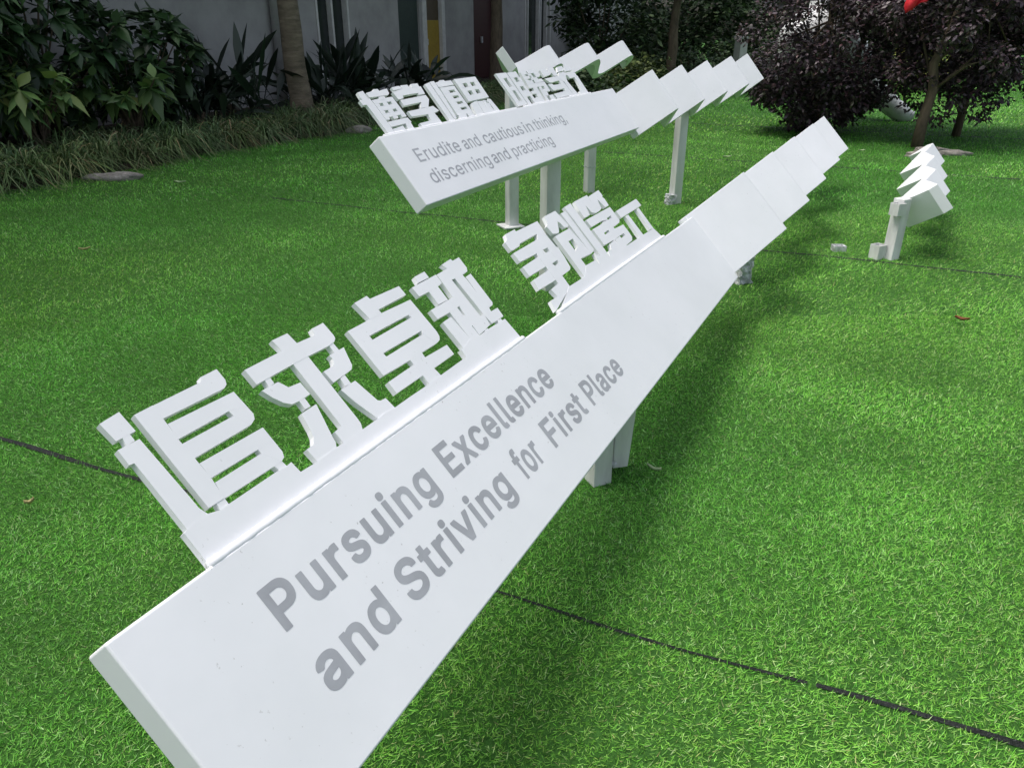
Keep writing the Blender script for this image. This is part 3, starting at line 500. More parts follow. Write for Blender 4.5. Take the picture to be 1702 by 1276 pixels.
LETTERS_BOLD={'P':(445,[(45,-19),(41,-15),(39,-3),(39,513),(41,525),(53,530),(265,529),(312,521),(349,506),(378,485),(399,461),(413,437),(425,401),(429,365),(428,313),(419,273),(405,243),(389,221),(373,205),(349,189),(321,176),(289,168),(265,166),(149,165),(146,161),(144,-15),(140,-19),(133,-21),(146,265),(249,265),(273,271),(293,283),(312,305),(319,321),(323,341),(323,357),(319,373),(313,389),(304,401),(281,420),(253,429),(149,431),(146,429)],[(1,0,2),(26,25,27),(2,0,27),(27,25,2),(25,24,2),(4,3,5),(23,29,28),(29,23,22),(22,21,29),(21,30,29),(40,6,41),(23,28,24),(2,24,28),(3,2,28),(28,42,3),(5,3,42),(42,41,5),(41,6,5),(20,19,31),(31,19,18),(18,17,31),(32,31,17),(17,16,32),(16,15,32),(33,32,15),(15,14,33),(34,33,14),(14,13,34),(35,34,13),(13,12,35),(36,35,12),(37,36,12),(12,11,37),(11,10,37),(38,37,10),(10,9,38),(9,8,38),(30,21,20),(20,31,30),(38,8,39),(8,7,39),(40,39,7),(6,40,7)]),'u':(410,[(150,-24),(126,-19),(106,-12),(77,8),(54,37),(38,76),(34,100),(32,136),(32,384),(34,395),(38,399),(50,400),(122,400),(132,396),(135,384),(135,148),(137,128),(146,104),(162,86),(182,75),(202,71),(226,77),(248,92),(264,112),(273,136),(275,156),(275,384),(277,396),(290,400),(362,400),(374,398),(377,392),(378,384),(378,-4),(376,-16),(366,-21),(286,-20),(279,-16),(277,-4),(274,-2),(246,-16),(218,-24),(186,-26)],[(10,9,8),(10,8,11),(14,13,12),(42,19,0),(0,19,1),(19,18,1),(1,18,2),(3,2,18),(18,17,3),(4,3,17),(5,4,17),(17,16,5),(6,5,16),(7,6,16),(16,15,7),(8,7,15),(15,14,8),(11,8,14),(14,12,11),(20,41,40),(40,21,20),(23,39,38),(21,40,39),(22,21,39),(39,23,22),(35,34,33),(32,31,29),(31,30,29),(37,36,38),(36,35,38),(35,33,38),(23,38,33),(24,23,33),(25,24,33),(33,32,25),(26,25,32),(32,29,26),(29,28,26),(28,27,26),(41,20,42),(19,42,20)]),'r':(259,[(38,-19),(33,-15),(32,-3),(32,381),(34,395),(38,399),(46,400),(122,400),(130,397),(134,384),(154,395),(182,404),(218,406),(258,404),(263,397),(264,389),(264,317),(262,305),(250,301),(206,304),(182,299),(164,289),(154,279),(145,269),(138,253),(135,233),(133,-15),(130,-19),(122,-21)],[(6,5,4),(2,1,0),(6,4,3),(28,27,26),(9,8,7),(2,0,28),(28,26,2),(26,25,2),(3,2,25),(6,3,9),(9,7,6),(17,16,18),(19,18,16),(16,15,19),(12,19,15),(13,12,15),(15,14,13),(10,20,19),(11,10,19),(19,12,11),(3,25,24),(24,23,3),(9,3,23),(23,22,9),(22,21,9),(21,20,9),(20,10,9)]),'s':(365,[(145,-27),(121,-23),(93,-14),(69,-1),(47,17),(32,37),(21,61),(15,85),(17,110),(25,115),(85,127),(109,126),(114,121),(125,94),(137,82),(157,71),(181,67),(201,69),(222,77),(241,93),(245,105),(237,118),(221,128),(117,155),(89,167),(61,185),(40,209),(30,233),(26,269),(28,305),(37,331),(53,356),(76,377),(101,390),(129,399),(165,405),(209,405),(241,401),(269,392),(285,384),(301,373),(317,357),(332,333),(342,309),(345,285),(342,273),(337,270),(281,257),(257,257),(249,261),(240,281),(222,301),(205,309),(189,311),(170,309),(151,301),(137,289),(131,277),(141,262),(157,252),(273,220),(298,209),(321,192),(341,165),(349,141),(352,101),(349,69),(337,41),(323,21),(301,1),(281,-10),(253,-21),(217,-28),(181,-29)],[(8,7,9),(7,6,10),(9,7,10),(73,16,0),(15,0,16),(0,15,1),(34,33,55),(55,54,34),(54,35,34),(1,15,2),(15,14,2),(3,2,14),(4,3,14),(14,13,4),(5,4,13),(6,5,13),(10,6,13),(13,12,10),(12,11,10),(23,59,24),(59,58,24),(25,24,58),(26,25,58),(58,57,26),(27,26,57),(28,27,57),(29,28,57),(30,29,57),(57,56,30),(31,30,56),(32,31,56),(56,55,32),(55,33,32),(52,36,53),(49,48,50),(17,72,71),(18,17,71),(22,21,60),(38,37,51),(52,51,37),(36,52,37),(46,45,44),(44,43,46),(46,43,47),(43,42,47),(18,71,70),(70,69,18),(19,18,69),(69,68,19),(68,67,19),(67,66,19),(20,19,66),(66,65,20),(65,64,20),(64,63,20),(21,20,63),(63,62,21),(62,61,21),(60,21,61),(50,48,47),(47,42,50),(42,41,50),(41,40,50),(51,50,40),(40,39,51),(38,51,39),(72,17,73),(16,73,17),(59,23,22),(22,60,59),(35,54,53),(53,36,35)]),'i':(167,[(38,-20),(33,-15),(32,-3),(33,393),(35,397),(42,400),(126,400),(134,393),(135,385),(134,-11),(130,-18),(122,-21),(58,424),(47,429),(36,437),(23,457),(20,493),(26,517),(40,533),(62,543),(98,544),(122,537),(138,522),(146,505),(147,469),(141,449),(130,436),(110,425),(86,422)],[(13,12,14),(2,1,0),(4,3,5),(14,12,15),(16,15,12),(19,18,16),(17,16,18),(25,24,26),(11,10,9),(8,7,6),(26,24,27),(28,27,24),(20,28,24),(24,23,20),(21,20,23),(23,22,21),(2,0,11),(11,9,2),(9,8,2),(3,2,8),(5,3,8),(8,6,5),(16,12,28),(28,20,16),(19,16,20)]),'n':(410,[(38,-19),(33,-15),(32,-3),(32,381),(34,395),(38,399),(46,400),(122,400),(130,397),(134,379),(158,393),(182,401),(210,405),(242,405),(270,402),(290,397),(322,381),(343,361),(359,337),(369,313),(376,277),(378,241),(377,-15),(370,-20),(354,-21),(286,-21),(277,-15),(275,233),(273,253),(263,277),(250,292),(230,304),(210,308),(182,301),(163,289),(146,269),(137,245),(135,225),(133,-15),(130,-19),(122,-21)],[(1,0,2),(2,0,40),(4,3,6),(6,5,4),(35,34,9),(34,33,9),(33,10,9),(40,39,38),(2,40,38),(38,37,2),(3,2,37),(37,36,3),(36,35,3),(35,9,3),(6,3,9),(7,6,9),(9,8,7),(31,13,32),(12,32,13),(13,31,14),(23,22,24),(25,24,26),(27,26,24),(24,22,27),(22,21,27),(28,27,21),(21,20,28),(20,19,28),(29,28,19),(19,18,29),(18,17,29),(30,29,17),(17,16,30),(16,15,30),(31,30,15),(14,31,15),(10,33,32),(11,10,32),(32,12,11)]),'g':(425,[(167,-170),(135,-164),(107,-155),(83,-142),(67,-130),(47,-109),(32,-86),(30,-74),(31,-54),(87,-21),(111,-20),(119,-23),(147,-56),(171,-70),(203,-76),(231,-73),(252,-66),(265,-58),(277,-46),(288,-22),(290,6),(287,8),(263,-6),(239,-13),(207,-16),(167,-15),(139,-10),(111,0),(83,17),(63,35),(45,58),(31,85),(21,114),(15,146),(13,190),(15,234),(22,270),(31,298),(51,334),(75,362),(103,384),(139,399),(179,405),(231,403),(263,395),(291,378),(294,394),(299,399),(387,399),(392,394),(393,382),(393,-14),(391,-50),(384,-78),(369,-106),(355,-123),(335,-140),(311,-153),(279,-164),(243,-170),(203,-172),(189,82),(207,80),(227,84),(243,91),(259,104),(272,118),(282,138),(288,162),(291,182),(290,210),(287,230),(280,250),(270,270),(256,286),(243,297),(227,304),(207,309),(187,306),(175,301),(159,291),(146,278),(135,263),(128,246),(121,226),(118,202),(121,162),(128,138),(136,122),(144,110),(159,96),(171,89)],[(5,9,6),(7,6,9),(8,7,9),(0,13,1),(25,91,26),(79,78,41),(78,42,41),(1,13,2),(13,12,2),(3,2,12),(4,3,12),(5,4,12),(9,5,12),(12,11,9),(10,9,11),(26,91,27),(91,90,27),(28,27,90),(90,89,28),(29,28,89),(30,29,89),(89,88,30),(31,30,88),(88,87,31),(32,31,87),(87,86,32),(33,32,86),(34,33,86),(86,85,34),(35,34,85),(85,84,35),(36,35,84),(84,83,36),(37,36,83),(83,82,37),(38,37,82),(82,81,38),(39,38,81),(81,80,39),(40,39,80),(80,79,40),(79,41,40),(24,62,61),(77,76,43),(62,24,23),(23,63,62),(14,60,59),(15,14,59),(63,23,22),(43,76,44),(50,49,48),(50,48,47),(53,52,19),(52,51,19),(20,19,51),(68,67,51),(69,68,51),(51,50,69),(70,69,50),(71,70,50),(72,71,50),(50,47,45),(47,46,45),(15,59,58),(16,15,58),(58,57,16),(17,16,57),(57,56,17),(18,17,56),(56,55,18),(55,54,18),(54,53,18),(53,19,18),(63,22,21),(64,63,21),(65,64,21),(66,65,21),(21,20,66),(20,51,66),(51,67,66),(72,50,73),(50,45,73),(74,73,45),(75,74,45),(76,75,45),(44,76,45),(60,14,0),(13,0,14),(24,61,25),(91,25,61),(42,78,77),(77,43,42)]),'E':(419,[(45,-19),(41,-15),(39,-3),(39,513),(41,525),(48,529),(57,530),(377,530),(389,527),(393,517),(393,445),(392,437),(385,431),(149,431),(146,429),(146,309),(149,307),(369,306),(375,301),(376,293),(376,229),(374,213),(365,208),(149,208),(146,205),(146,201),(146,85),(146,81),(149,78),(389,77),(394,73),(396,65),(395,-15),(389,-20),(381,-21)],[(2,1,0),(6,5,3),(4,3,5),(15,24,23),(23,16,15),(2,0,28),(28,27,2),(26,2,27),(2,26,25),(25,24,2),(3,2,24),(24,15,3),(15,14,3),(6,3,14),(14,13,6),(22,21,20),(17,22,20),(20,19,17),(18,17,19),(31,30,29),(33,32,34),(32,31,34),(31,29,34),(11,10,12),(7,12,10),(10,9,7),(9,8,7),(28,0,34),(34,29,28),(16,23,22),(22,17,16),(12,7,13),(6,13,7)]),'x':(379,[(6,-19),(0,-11),(2,16),(124,193),(121,201),(10,363),(8,385),(11,397),(22,400),(86,400),(110,400),(118,397),(190,284),(266,398),(278,400),(358,400),(369,397),(372,389),(371,365),(255,193),(376,17),(379,9),(379,-7),(377,-15),(374,-19),(362,-21),(282,-21),(270,-18),(190,105),(107,-19),(94,-21)],[(2,1,0),(6,5,8),(8,7,6),(30,29,28),(10,9,11),(2,0,30),(30,28,2),(28,3,2),(8,5,9),(13,12,14),(23,22,24),(24,22,25),(22,21,25),(21,20,25),(26,25,20),(27,26,20),(12,19,18),(14,12,18),(15,14,18),(18,17,15),(17,16,15),(27,20,28),(20,19,28),(3,28,19),(19,12,3),(4,3,12),(5,4,12),(9,5,12),(11,9,12)]),'c':(396,[(175,-28),(135,-19),(99,-1),(67,25),(41,61),(24,101),(15,145),(13,205),(17,245),(28,285),(47,325),(65,349),(92,373),(119,389),(155,401),(203,405),(251,402),(279,395),(303,385),(331,367),(347,352),(367,325),(378,301),(382,285),(380,261),(375,257),(315,242),(291,241),(285,245),(276,265),(267,279),(243,299),(227,305),(207,309),(176,301),(159,290),(143,273),(131,253),(123,229),(119,205),(118,181),(122,153),(129,129),(142,105),(159,87),(179,74),(199,68),(223,70),(251,82),(271,102),(285,133),(295,138),(315,138),(379,121),(384,113),(384,93),(376,69),(361,41),(340,17),(315,-2),(279,-19),(251,-26),(219,-29)],[(6,5,41),(41,40,6),(7,6,40),(40,39,7),(8,7,39),(62,46,0),(45,0,46),(0,45,1),(44,1,45),(34,33,14),(33,15,14),(1,44,2),(3,2,44),(44,43,3),(4,3,43),(43,42,4),(5,4,42),(41,5,42),(8,39,38),(9,8,38),(38,37,9),(10,9,37),(37,36,10),(11,10,36),(36,35,11),(12,11,35),(13,12,35),(35,34,13),(34,14,13),(29,28,27),(47,61,60),(48,47,60),(18,17,31),(32,31,17),(16,32,17),(55,54,53),(24,23,25),(22,25,23),(56,55,52),(55,53,52),(25,22,26),(21,26,22),(48,60,59),(59,58,48),(49,48,58),(58,57,49),(57,56,49),(56,52,49),(50,49,52),(51,50,52),(29,27,26),(26,21,29),(30,29,21),(21,20,30),(20,19,30),(31,30,19),(18,31,19),(61,47,62),(46,62,47),(32,16,33),(15,33,16)]),'e':(404,[(179,-28),(139,-20),(102,-3),(71,21),(46,53),(28,89),(17,133),(13,185),(17,241),(28,285),(40,313),(63,347),(91,373),(123,391),(155,401),(199,405),(247,402),(279,394),(315,376),(342,353),(363,325),(379,289),(388,253),(392,209),(391,156),(387,151),(379,148),(123,148),(121,145),(128,125),(140,105),(159,85),(179,74),(199,69),(223,68),(251,78),(273,97),(287,122),(299,126),(319,125),(379,111),(383,108),(386,101),(386,81),(375,53),(359,29),(339,9),(315,-7),(283,-20),(259,-26),(227,-29),(124,245),(131,242),(259,242),(279,242),(282,245),(268,273),(249,293),(231,303),(207,309),(183,305),(159,292),(137,269)],[(6,5,28),(7,6,28),(28,27,7),(27,51,7),(8,7,51),(9,8,51),(10,9,51),(32,0,33),(33,0,50),(50,34,33),(59,15,60),(0,32,1),(31,1,32),(60,15,14),(1,31,2),(3,2,31),(31,30,3),(4,3,30),(30,29,4),(5,4,29),(28,5,29),(51,27,52),(10,51,62),(11,10,62),(62,61,11),(12,11,61),(13,12,61),(61,60,13),(60,14,13),(35,49,48),(48,47,35),(36,35,47),(38,37,36),(18,17,57),(58,57,17),(16,58,17),(39,45,44),(39,44,43),(40,39,43),(43,42,40),(42,41,40),(25,24,26),(24,23,26),(26,23,54),(36,47,46),(46,45,36),(45,39,36),(38,36,39),(55,54,23),(23,22,55),(22,21,55),(56,55,21),(21,20,56),(20,19,56),(57,56,19),(18,57,19),(34,50,49),(49,35,34),(52,27,53),(58,16,59),(15,59,16),(53,27,26),(54,53,26)]),'l':(189,[(110,-22),(79,-13),(56,3),(41,27),(33,59),(32,515),(34,524),(42,529),(122,530),(130,528),(134,523),(135,91),(139,79),(146,74),(178,75),(188,71),(201,15),(201,-9),(194,-17),(154,-23)],[(7,6,5),(7,5,8),(18,17,16),(15,14,16),(18,16,19),(13,19,16),(16,14,13),(19,13,0),(13,12,0),(1,0,12),(2,1,12),(3,2,12),(4,3,12),(12,11,4),(5,4,11),(11,10,5),(8,5,10),(9,8,10)]),'a':(389,[(127,-28),(99,-22),(67,-8),(41,12),(22,40),(15,60),(10,92),(11,136),(18,164),(27,180),(39,196),(71,217),(91,225),(123,233),(243,251),(251,255),(254,260),(251,272),(243,288),(227,301),(207,308),(187,309),(163,303),(146,292),(131,279),(115,255),(91,253),(25,272),(20,280),(21,304),(34,332),(53,356),(78,376),(107,391),(139,400),(183,405),(227,404),(267,395),(295,383),(323,361),(341,336),(354,300),(358,256),(358,-4),(356,-16),(351,-20),(343,-21),(267,-21),(259,-18),(255,-7),(223,-21),(195,-28),(163,-30),(156,68),(171,67),(195,71),(211,77),(227,89),(239,101),(250,120),(254,140),(253,156),(163,143),(139,135),(124,124),(114,108),(118,92),(135,76)],[(29,28,27),(52,53,0),(67,0,53),(0,67,1),(63,62,13),(26,25,24),(1,67,2),(3,2,67),(67,66,3),(4,3,66),(5,4,66),(6,5,66),(66,65,6),(7,6,65),(8,7,65),(65,64,8),(9,8,64),(10,9,64),(11,10,64),(12,11,64),(64,63,12),(63,13,12),(29,27,26),(30,29,26),(26,24,30),(31,30,24),(32,31,24),(24,23,32),(23,33,32),(51,55,54),(35,21,20),(55,51,50),(19,36,20),(35,20,36),(49,48,47),(45,44,46),(44,43,46),(49,47,46),(46,43,49),(43,42,60),(61,60,42),(15,61,42),(16,15,42),(42,41,16),(55,50,49),(56,55,49),(57,56,49),(58,57,49),(49,43,58),(59,58,43),(43,60,59),(61,15,14),(16,41,17),(41,40,17),(18,17,40),(40,39,18),(39,38,18),(19,18,38),(38,37,19),(36,19,37),(51,54,52),(53,52,54),(61,14,62),(13,62,14),(33,23,22),(34,33,22),(22,21,34),(21,35,34)]),'d':(424,[(163,-27),(139,-23),(119,-16),(95,-3),(80,9),(55,36),(31,79),(17,133),(13,189),(17,245),(31,298),(50,333),(73,361),(103,384),(131,396),(167,404),(227,404),(259,396),(287,380),(290,385),(290,513),(292,525),(303,530),(387,528),(391,524),(393,513),(391,-15),(387,-19),(379,-21),(303,-21),(293,-15),(291,-1),(263,-18),(239,-26),(207,-29),(197,69),(211,69),(231,74),(247,84),(263,100),(276,121),(282,137),(288,157),(291,185),(289,209),(285,233),(277,257),(267,273),(253,289),(239,299),(219,306),(203,309),(187,306),(171,299),(156,289),(142,273),(132,257),(123,233),(117,193),(122,153),(127,133),(137,113),(148,97),(163,83),(181,73)],[(7,6,60),(60,59,7),(8,7,59),(59,58,8),(9,8,58),(58,57,9),(10,9,57),(52,51,15),(34,35,0),(35,64,0),(1,0,64),(53,52,14),(52,15,14),(1,64,2),(64,63,2),(3,2,63),(4,3,63),(63,62,4),(5,4,62),(62,61,5),(6,5,61),(60,6,61),(10,57,56),(11,10,56),(56,55,11),(12,11,55),(55,54,12),(13,12,54),(54,53,13),(53,14,13),(37,36,33),(37,33,32),(50,49,17),(16,50,17),(25,24,23),(27,26,28),(25,23,22),(30,29,31),(29,28,31),(28,26,31),(43,42,26),(44,43,26),(26,25,44),(20,19,25),(25,22,20),(21,20,22),(37,32,31),(38,37,31),(39,38,31),(40,39,31),(31,26,40),(41,40,26),(26,42,41),(44,25,45),(25,19,45),(46,45,19),(19,18,46),(47,46,18),(48,47,18),(49,48,18),(17,49,18),(33,36,34),(35,34,36),(50,16,51),(15,51,16)]),'S':(447,[(183,-28),(139,-20),(111,-9),(81,8),(58,28),(40,52),(26,84),(18,120),(17,144),(19,152),(23,156),(31,157),(119,156),(124,152),(128,132),(134,116),(151,95),(179,79),(203,72),(223,70),(261,76),(294,92),(307,104),(318,120),(324,136),(322,148),(315,160),(308,168),(283,184),(252,196),(135,231),(103,246),(71,269),(49,296),(41,312),(34,332),(31,368),(33,408),(43,441),(62,472),(83,493),(115,514),(151,527),(187,535),(231,537),(275,533),(313,524),(339,513),(367,495),(390,472),(408,444),(417,420),(422,384),(419,361),(407,357),(323,358),(317,364),(310,392),(302,404),(289,416),(263,430),(227,437),(191,432),(161,416),(149,404),(141,392),(136,376),(138,368),(143,358),(152,348),(179,330),(215,316),(289,296),(331,281),(357,268),(387,246),(409,220),(424,188),(429,152),(427,104),(416,68),(400,40),(378,16),(347,-4),(319,-17),(279,-26),(239,-30)],[(10,9,8),(8,7,11),(10,8,11),(13,12,14),(0,18,17),(62,43,42),(0,17,1),(71,70,30),(1,17,2),(17,16,2),(3,2,16),(4,3,16),(16,15,4),(5,4,15),(6,5,15),(15,14,6),(7,6,14),(11,7,14),(14,12,11),(30,70,31),(70,69,31),(32,31,69),(69,68,32),(33,32,68),(34,33,68),(68,67,34),(35,34,67),(36,35,67),(67,66,36),(37,36,66),(66,65,37),(38,37,65),(65,64,38),(39,38,64),(40,39,64),(64,63,40),(41,40,63),(63,62,41),(62,42,41),(85,20,86),(19,86,20),(28,72,29),(60,45,61),(44,61,45),(20,85,84),(84,21,20),(59,46,60),(45,60,46),(53,52,54),(52,51,54),(79,78,24),(25,24,78),(78,77,25),(21,84,83),(83,82,21),(22,21,82),(82,81,22),(23,22,81),(81,80,23),(80,79,23),(79,24,23),(25,77,26),(77,76,26),(76,75,26),(27,26,75),(75,74,27),(28,27,74),(74,73,28),(72,28,73),(57,56,55),(55,54,57),(54,51,57),(51,50,57),(50,49,57),(58,57,49),(49,48,58),(59,58,48),(48,47,59),(46,59,47),(86,19,0),(18,0,19),(71,30,29),(29,72,71),(43,62,61),(61,44,43)]),'v':(389,[(150,-20),(143,-15),(-2,365),(-4,385),(-2,395),(2,399),(14,400),(90,400),(102,396),(194,142),(286,396),(298,400),(386,399),(392,389),(391,365),(246,-15),(242,-19),(234,-21)],[(5,4,3),(8,7,2),(7,6,2),(3,2,6),(5,3,6),(16,15,17),(9,17,15),(12,14,13),(11,10,14),(14,12,11),(9,15,14),(14,10,9),(1,0,17),(17,9,1),(2,1,9),(8,2,9)]),'t':(227,[(139,-24),(111,-18),(87,-7),(69,9),(55,29),(47,53),(44,77),(44,305),(-5,307),(-10,309),(-14,317),(-13,393),(-11,397),(-5,400),(44,401),(44,481),(47,489),(55,492),(131,492),(143,489),(147,477),(147,401),(215,400),(221,397),(225,389),(225,321),(221,309),(211,306),(147,305),(147,101),(151,82),(163,73),(171,71),(207,75),(219,71),(234,13),(233,-11),(227,-18),(207,-23),(175,-25)],[(9,8,10),(10,8,7),(7,14,10),(11,10,14),(14,13,11),(12,11,13),(15,14,18),(18,17,15),(17,16,15),(27,26,25),(23,22,24),(37,36,38),(36,35,38),(39,38,35),(32,39,35),(33,32,35),(35,34,33),(27,25,28),(21,28,25),(25,24,21),(24,22,21),(39,32,0),(32,31,0),(1,0,31),(31,30,1),(2,1,30),(3,2,30),(4,3,30),(5,4,30),(6,5,30),(30,29,6),(7,6,29),(29,28,7),(28,21,7),(14,7,21),(21,20,14),(18,14,20),(19,18,20)]),'o':(415,[(175,-28),(135,-19),(99,-1),(67,25),(41,61),(24,101),(15,145),(13,205),(19,254),(32,297),(47,325),(71,355),(99,377),(127,392),(167,403),(211,405),(259,401),(296,389),(331,367),(357,341),(379,305),(394,265),(401,221),(402,169),(396,121),(383,80),(364,45),(343,20),(315,-2),(287,-16),(259,-25),(223,-29),(196,69),(211,68),(231,72),(251,82),(267,97),(281,117),(291,141),(298,185),(292,229),(284,253),(275,269),(247,297),(231,304),(207,309),(183,304),(171,298),(158,289),(143,273),(127,241),(120,217),(117,193),(122,153),(129,129),(137,113),(149,97),(163,83),(179,74)],[(6,5,53),(53,52,6),(7,6,52),(52,51,7),(8,7,51),(58,0,32),(0,58,1),(58,57,1),(47,46,13),(46,14,13),(1,57,2),(57,56,2),(3,2,56),(56,55,3),(4,3,55),(55,54,4),(5,4,54),(53,5,54),(8,51,50),(9,8,50),(50,49,9),(10,9,49),(11,10,49),(49,48,11),(12,11,48),(48,47,12),(47,13,12),(31,34,33),(15,45,44),(34,31,30),(30,29,34),(29,35,34),(44,43,16),(15,44,16),(25,24,38),(24,23,38),(39,38,23),(23,22,39),(40,39,22),(22,21,40),(35,29,28),(36,35,28),(28,27,36),(27,26,36),(37,36,26),(26,25,37),(25,38,37),(40,21,41),(21,20,41),(42,41,20),(20,19,42),(19,18,42),(43,42,18),(18,17,43),(16,43,17),(31,33,0),(32,0,33),(14,46,45),(45,15,14)]),'f':(254,[(67,-20),(61,-15),(60,-7),(60,305),(-1,306),(-11,309),(-14,321),(-13,393),(-11,397),(-5,400),(59,401),(60,453),(67,484),(85,513),(111,534),(135,544),(167,550),(215,550),(251,543),(262,537),(264,513),(247,453),(243,450),(235,448),(215,448),(195,453),(183,450),(171,441),(163,421),(163,400),(235,400),(246,397),(249,385),(249,325),(247,312),(239,307),(163,305),(161,-15),(155,-20),(147,-21)],[(7,6,9),(9,8,7),(6,5,4),(4,3,6),(3,10,6),(9,6,10),(38,37,39),(1,0,2),(0,39,2),(39,37,2),(37,36,2),(3,2,36),(10,3,36),(16,26,25),(25,17,16),(19,18,20),(35,34,33),(30,29,33),(33,32,30),(32,31,30),(22,21,23),(24,23,21),(21,20,24),(25,24,20),(17,25,20),(20,18,17),(35,33,36),(33,29,36),(10,36,29),(29,28,10),(11,10,28),(28,27,11),(12,11,27),(13,12,27),(14,13,27),(15,14,27),(27,26,15),(26,16,15)]),'F':(410,[(45,-19),(41,-15),(39,-3),(39,513),(41,525),(48,529),(57,530),(373,530),(385,528),(389,521),(390,497),(390,445),(389,437),(385,433),(373,431),(149,431),(146,429),(146,425),(146,301),(149,299),(361,298),(366,293),(367,285),(367,217),(365,205),(353,200),(149,200),(146,197),(144,-15),(140,-19),(133,-21)],[(2,1,0),(6,5,3),(5,4,3),(30,29,28),(18,27,26),(2,0,30),(30,28,2),(28,27,2),(27,18,2),(3,2,18),(18,17,3),(17,16,3),(6,3,16),(25,20,19),(24,23,25),(23,22,25),(20,25,22),(22,21,20),(14,13,12),(12,11,14),(11,10,14),(7,14,10),(10,9,7),(8,7,9),(14,7,15),(25,19,26),(18,26,19),(6,16,15),(15,7,6)])}
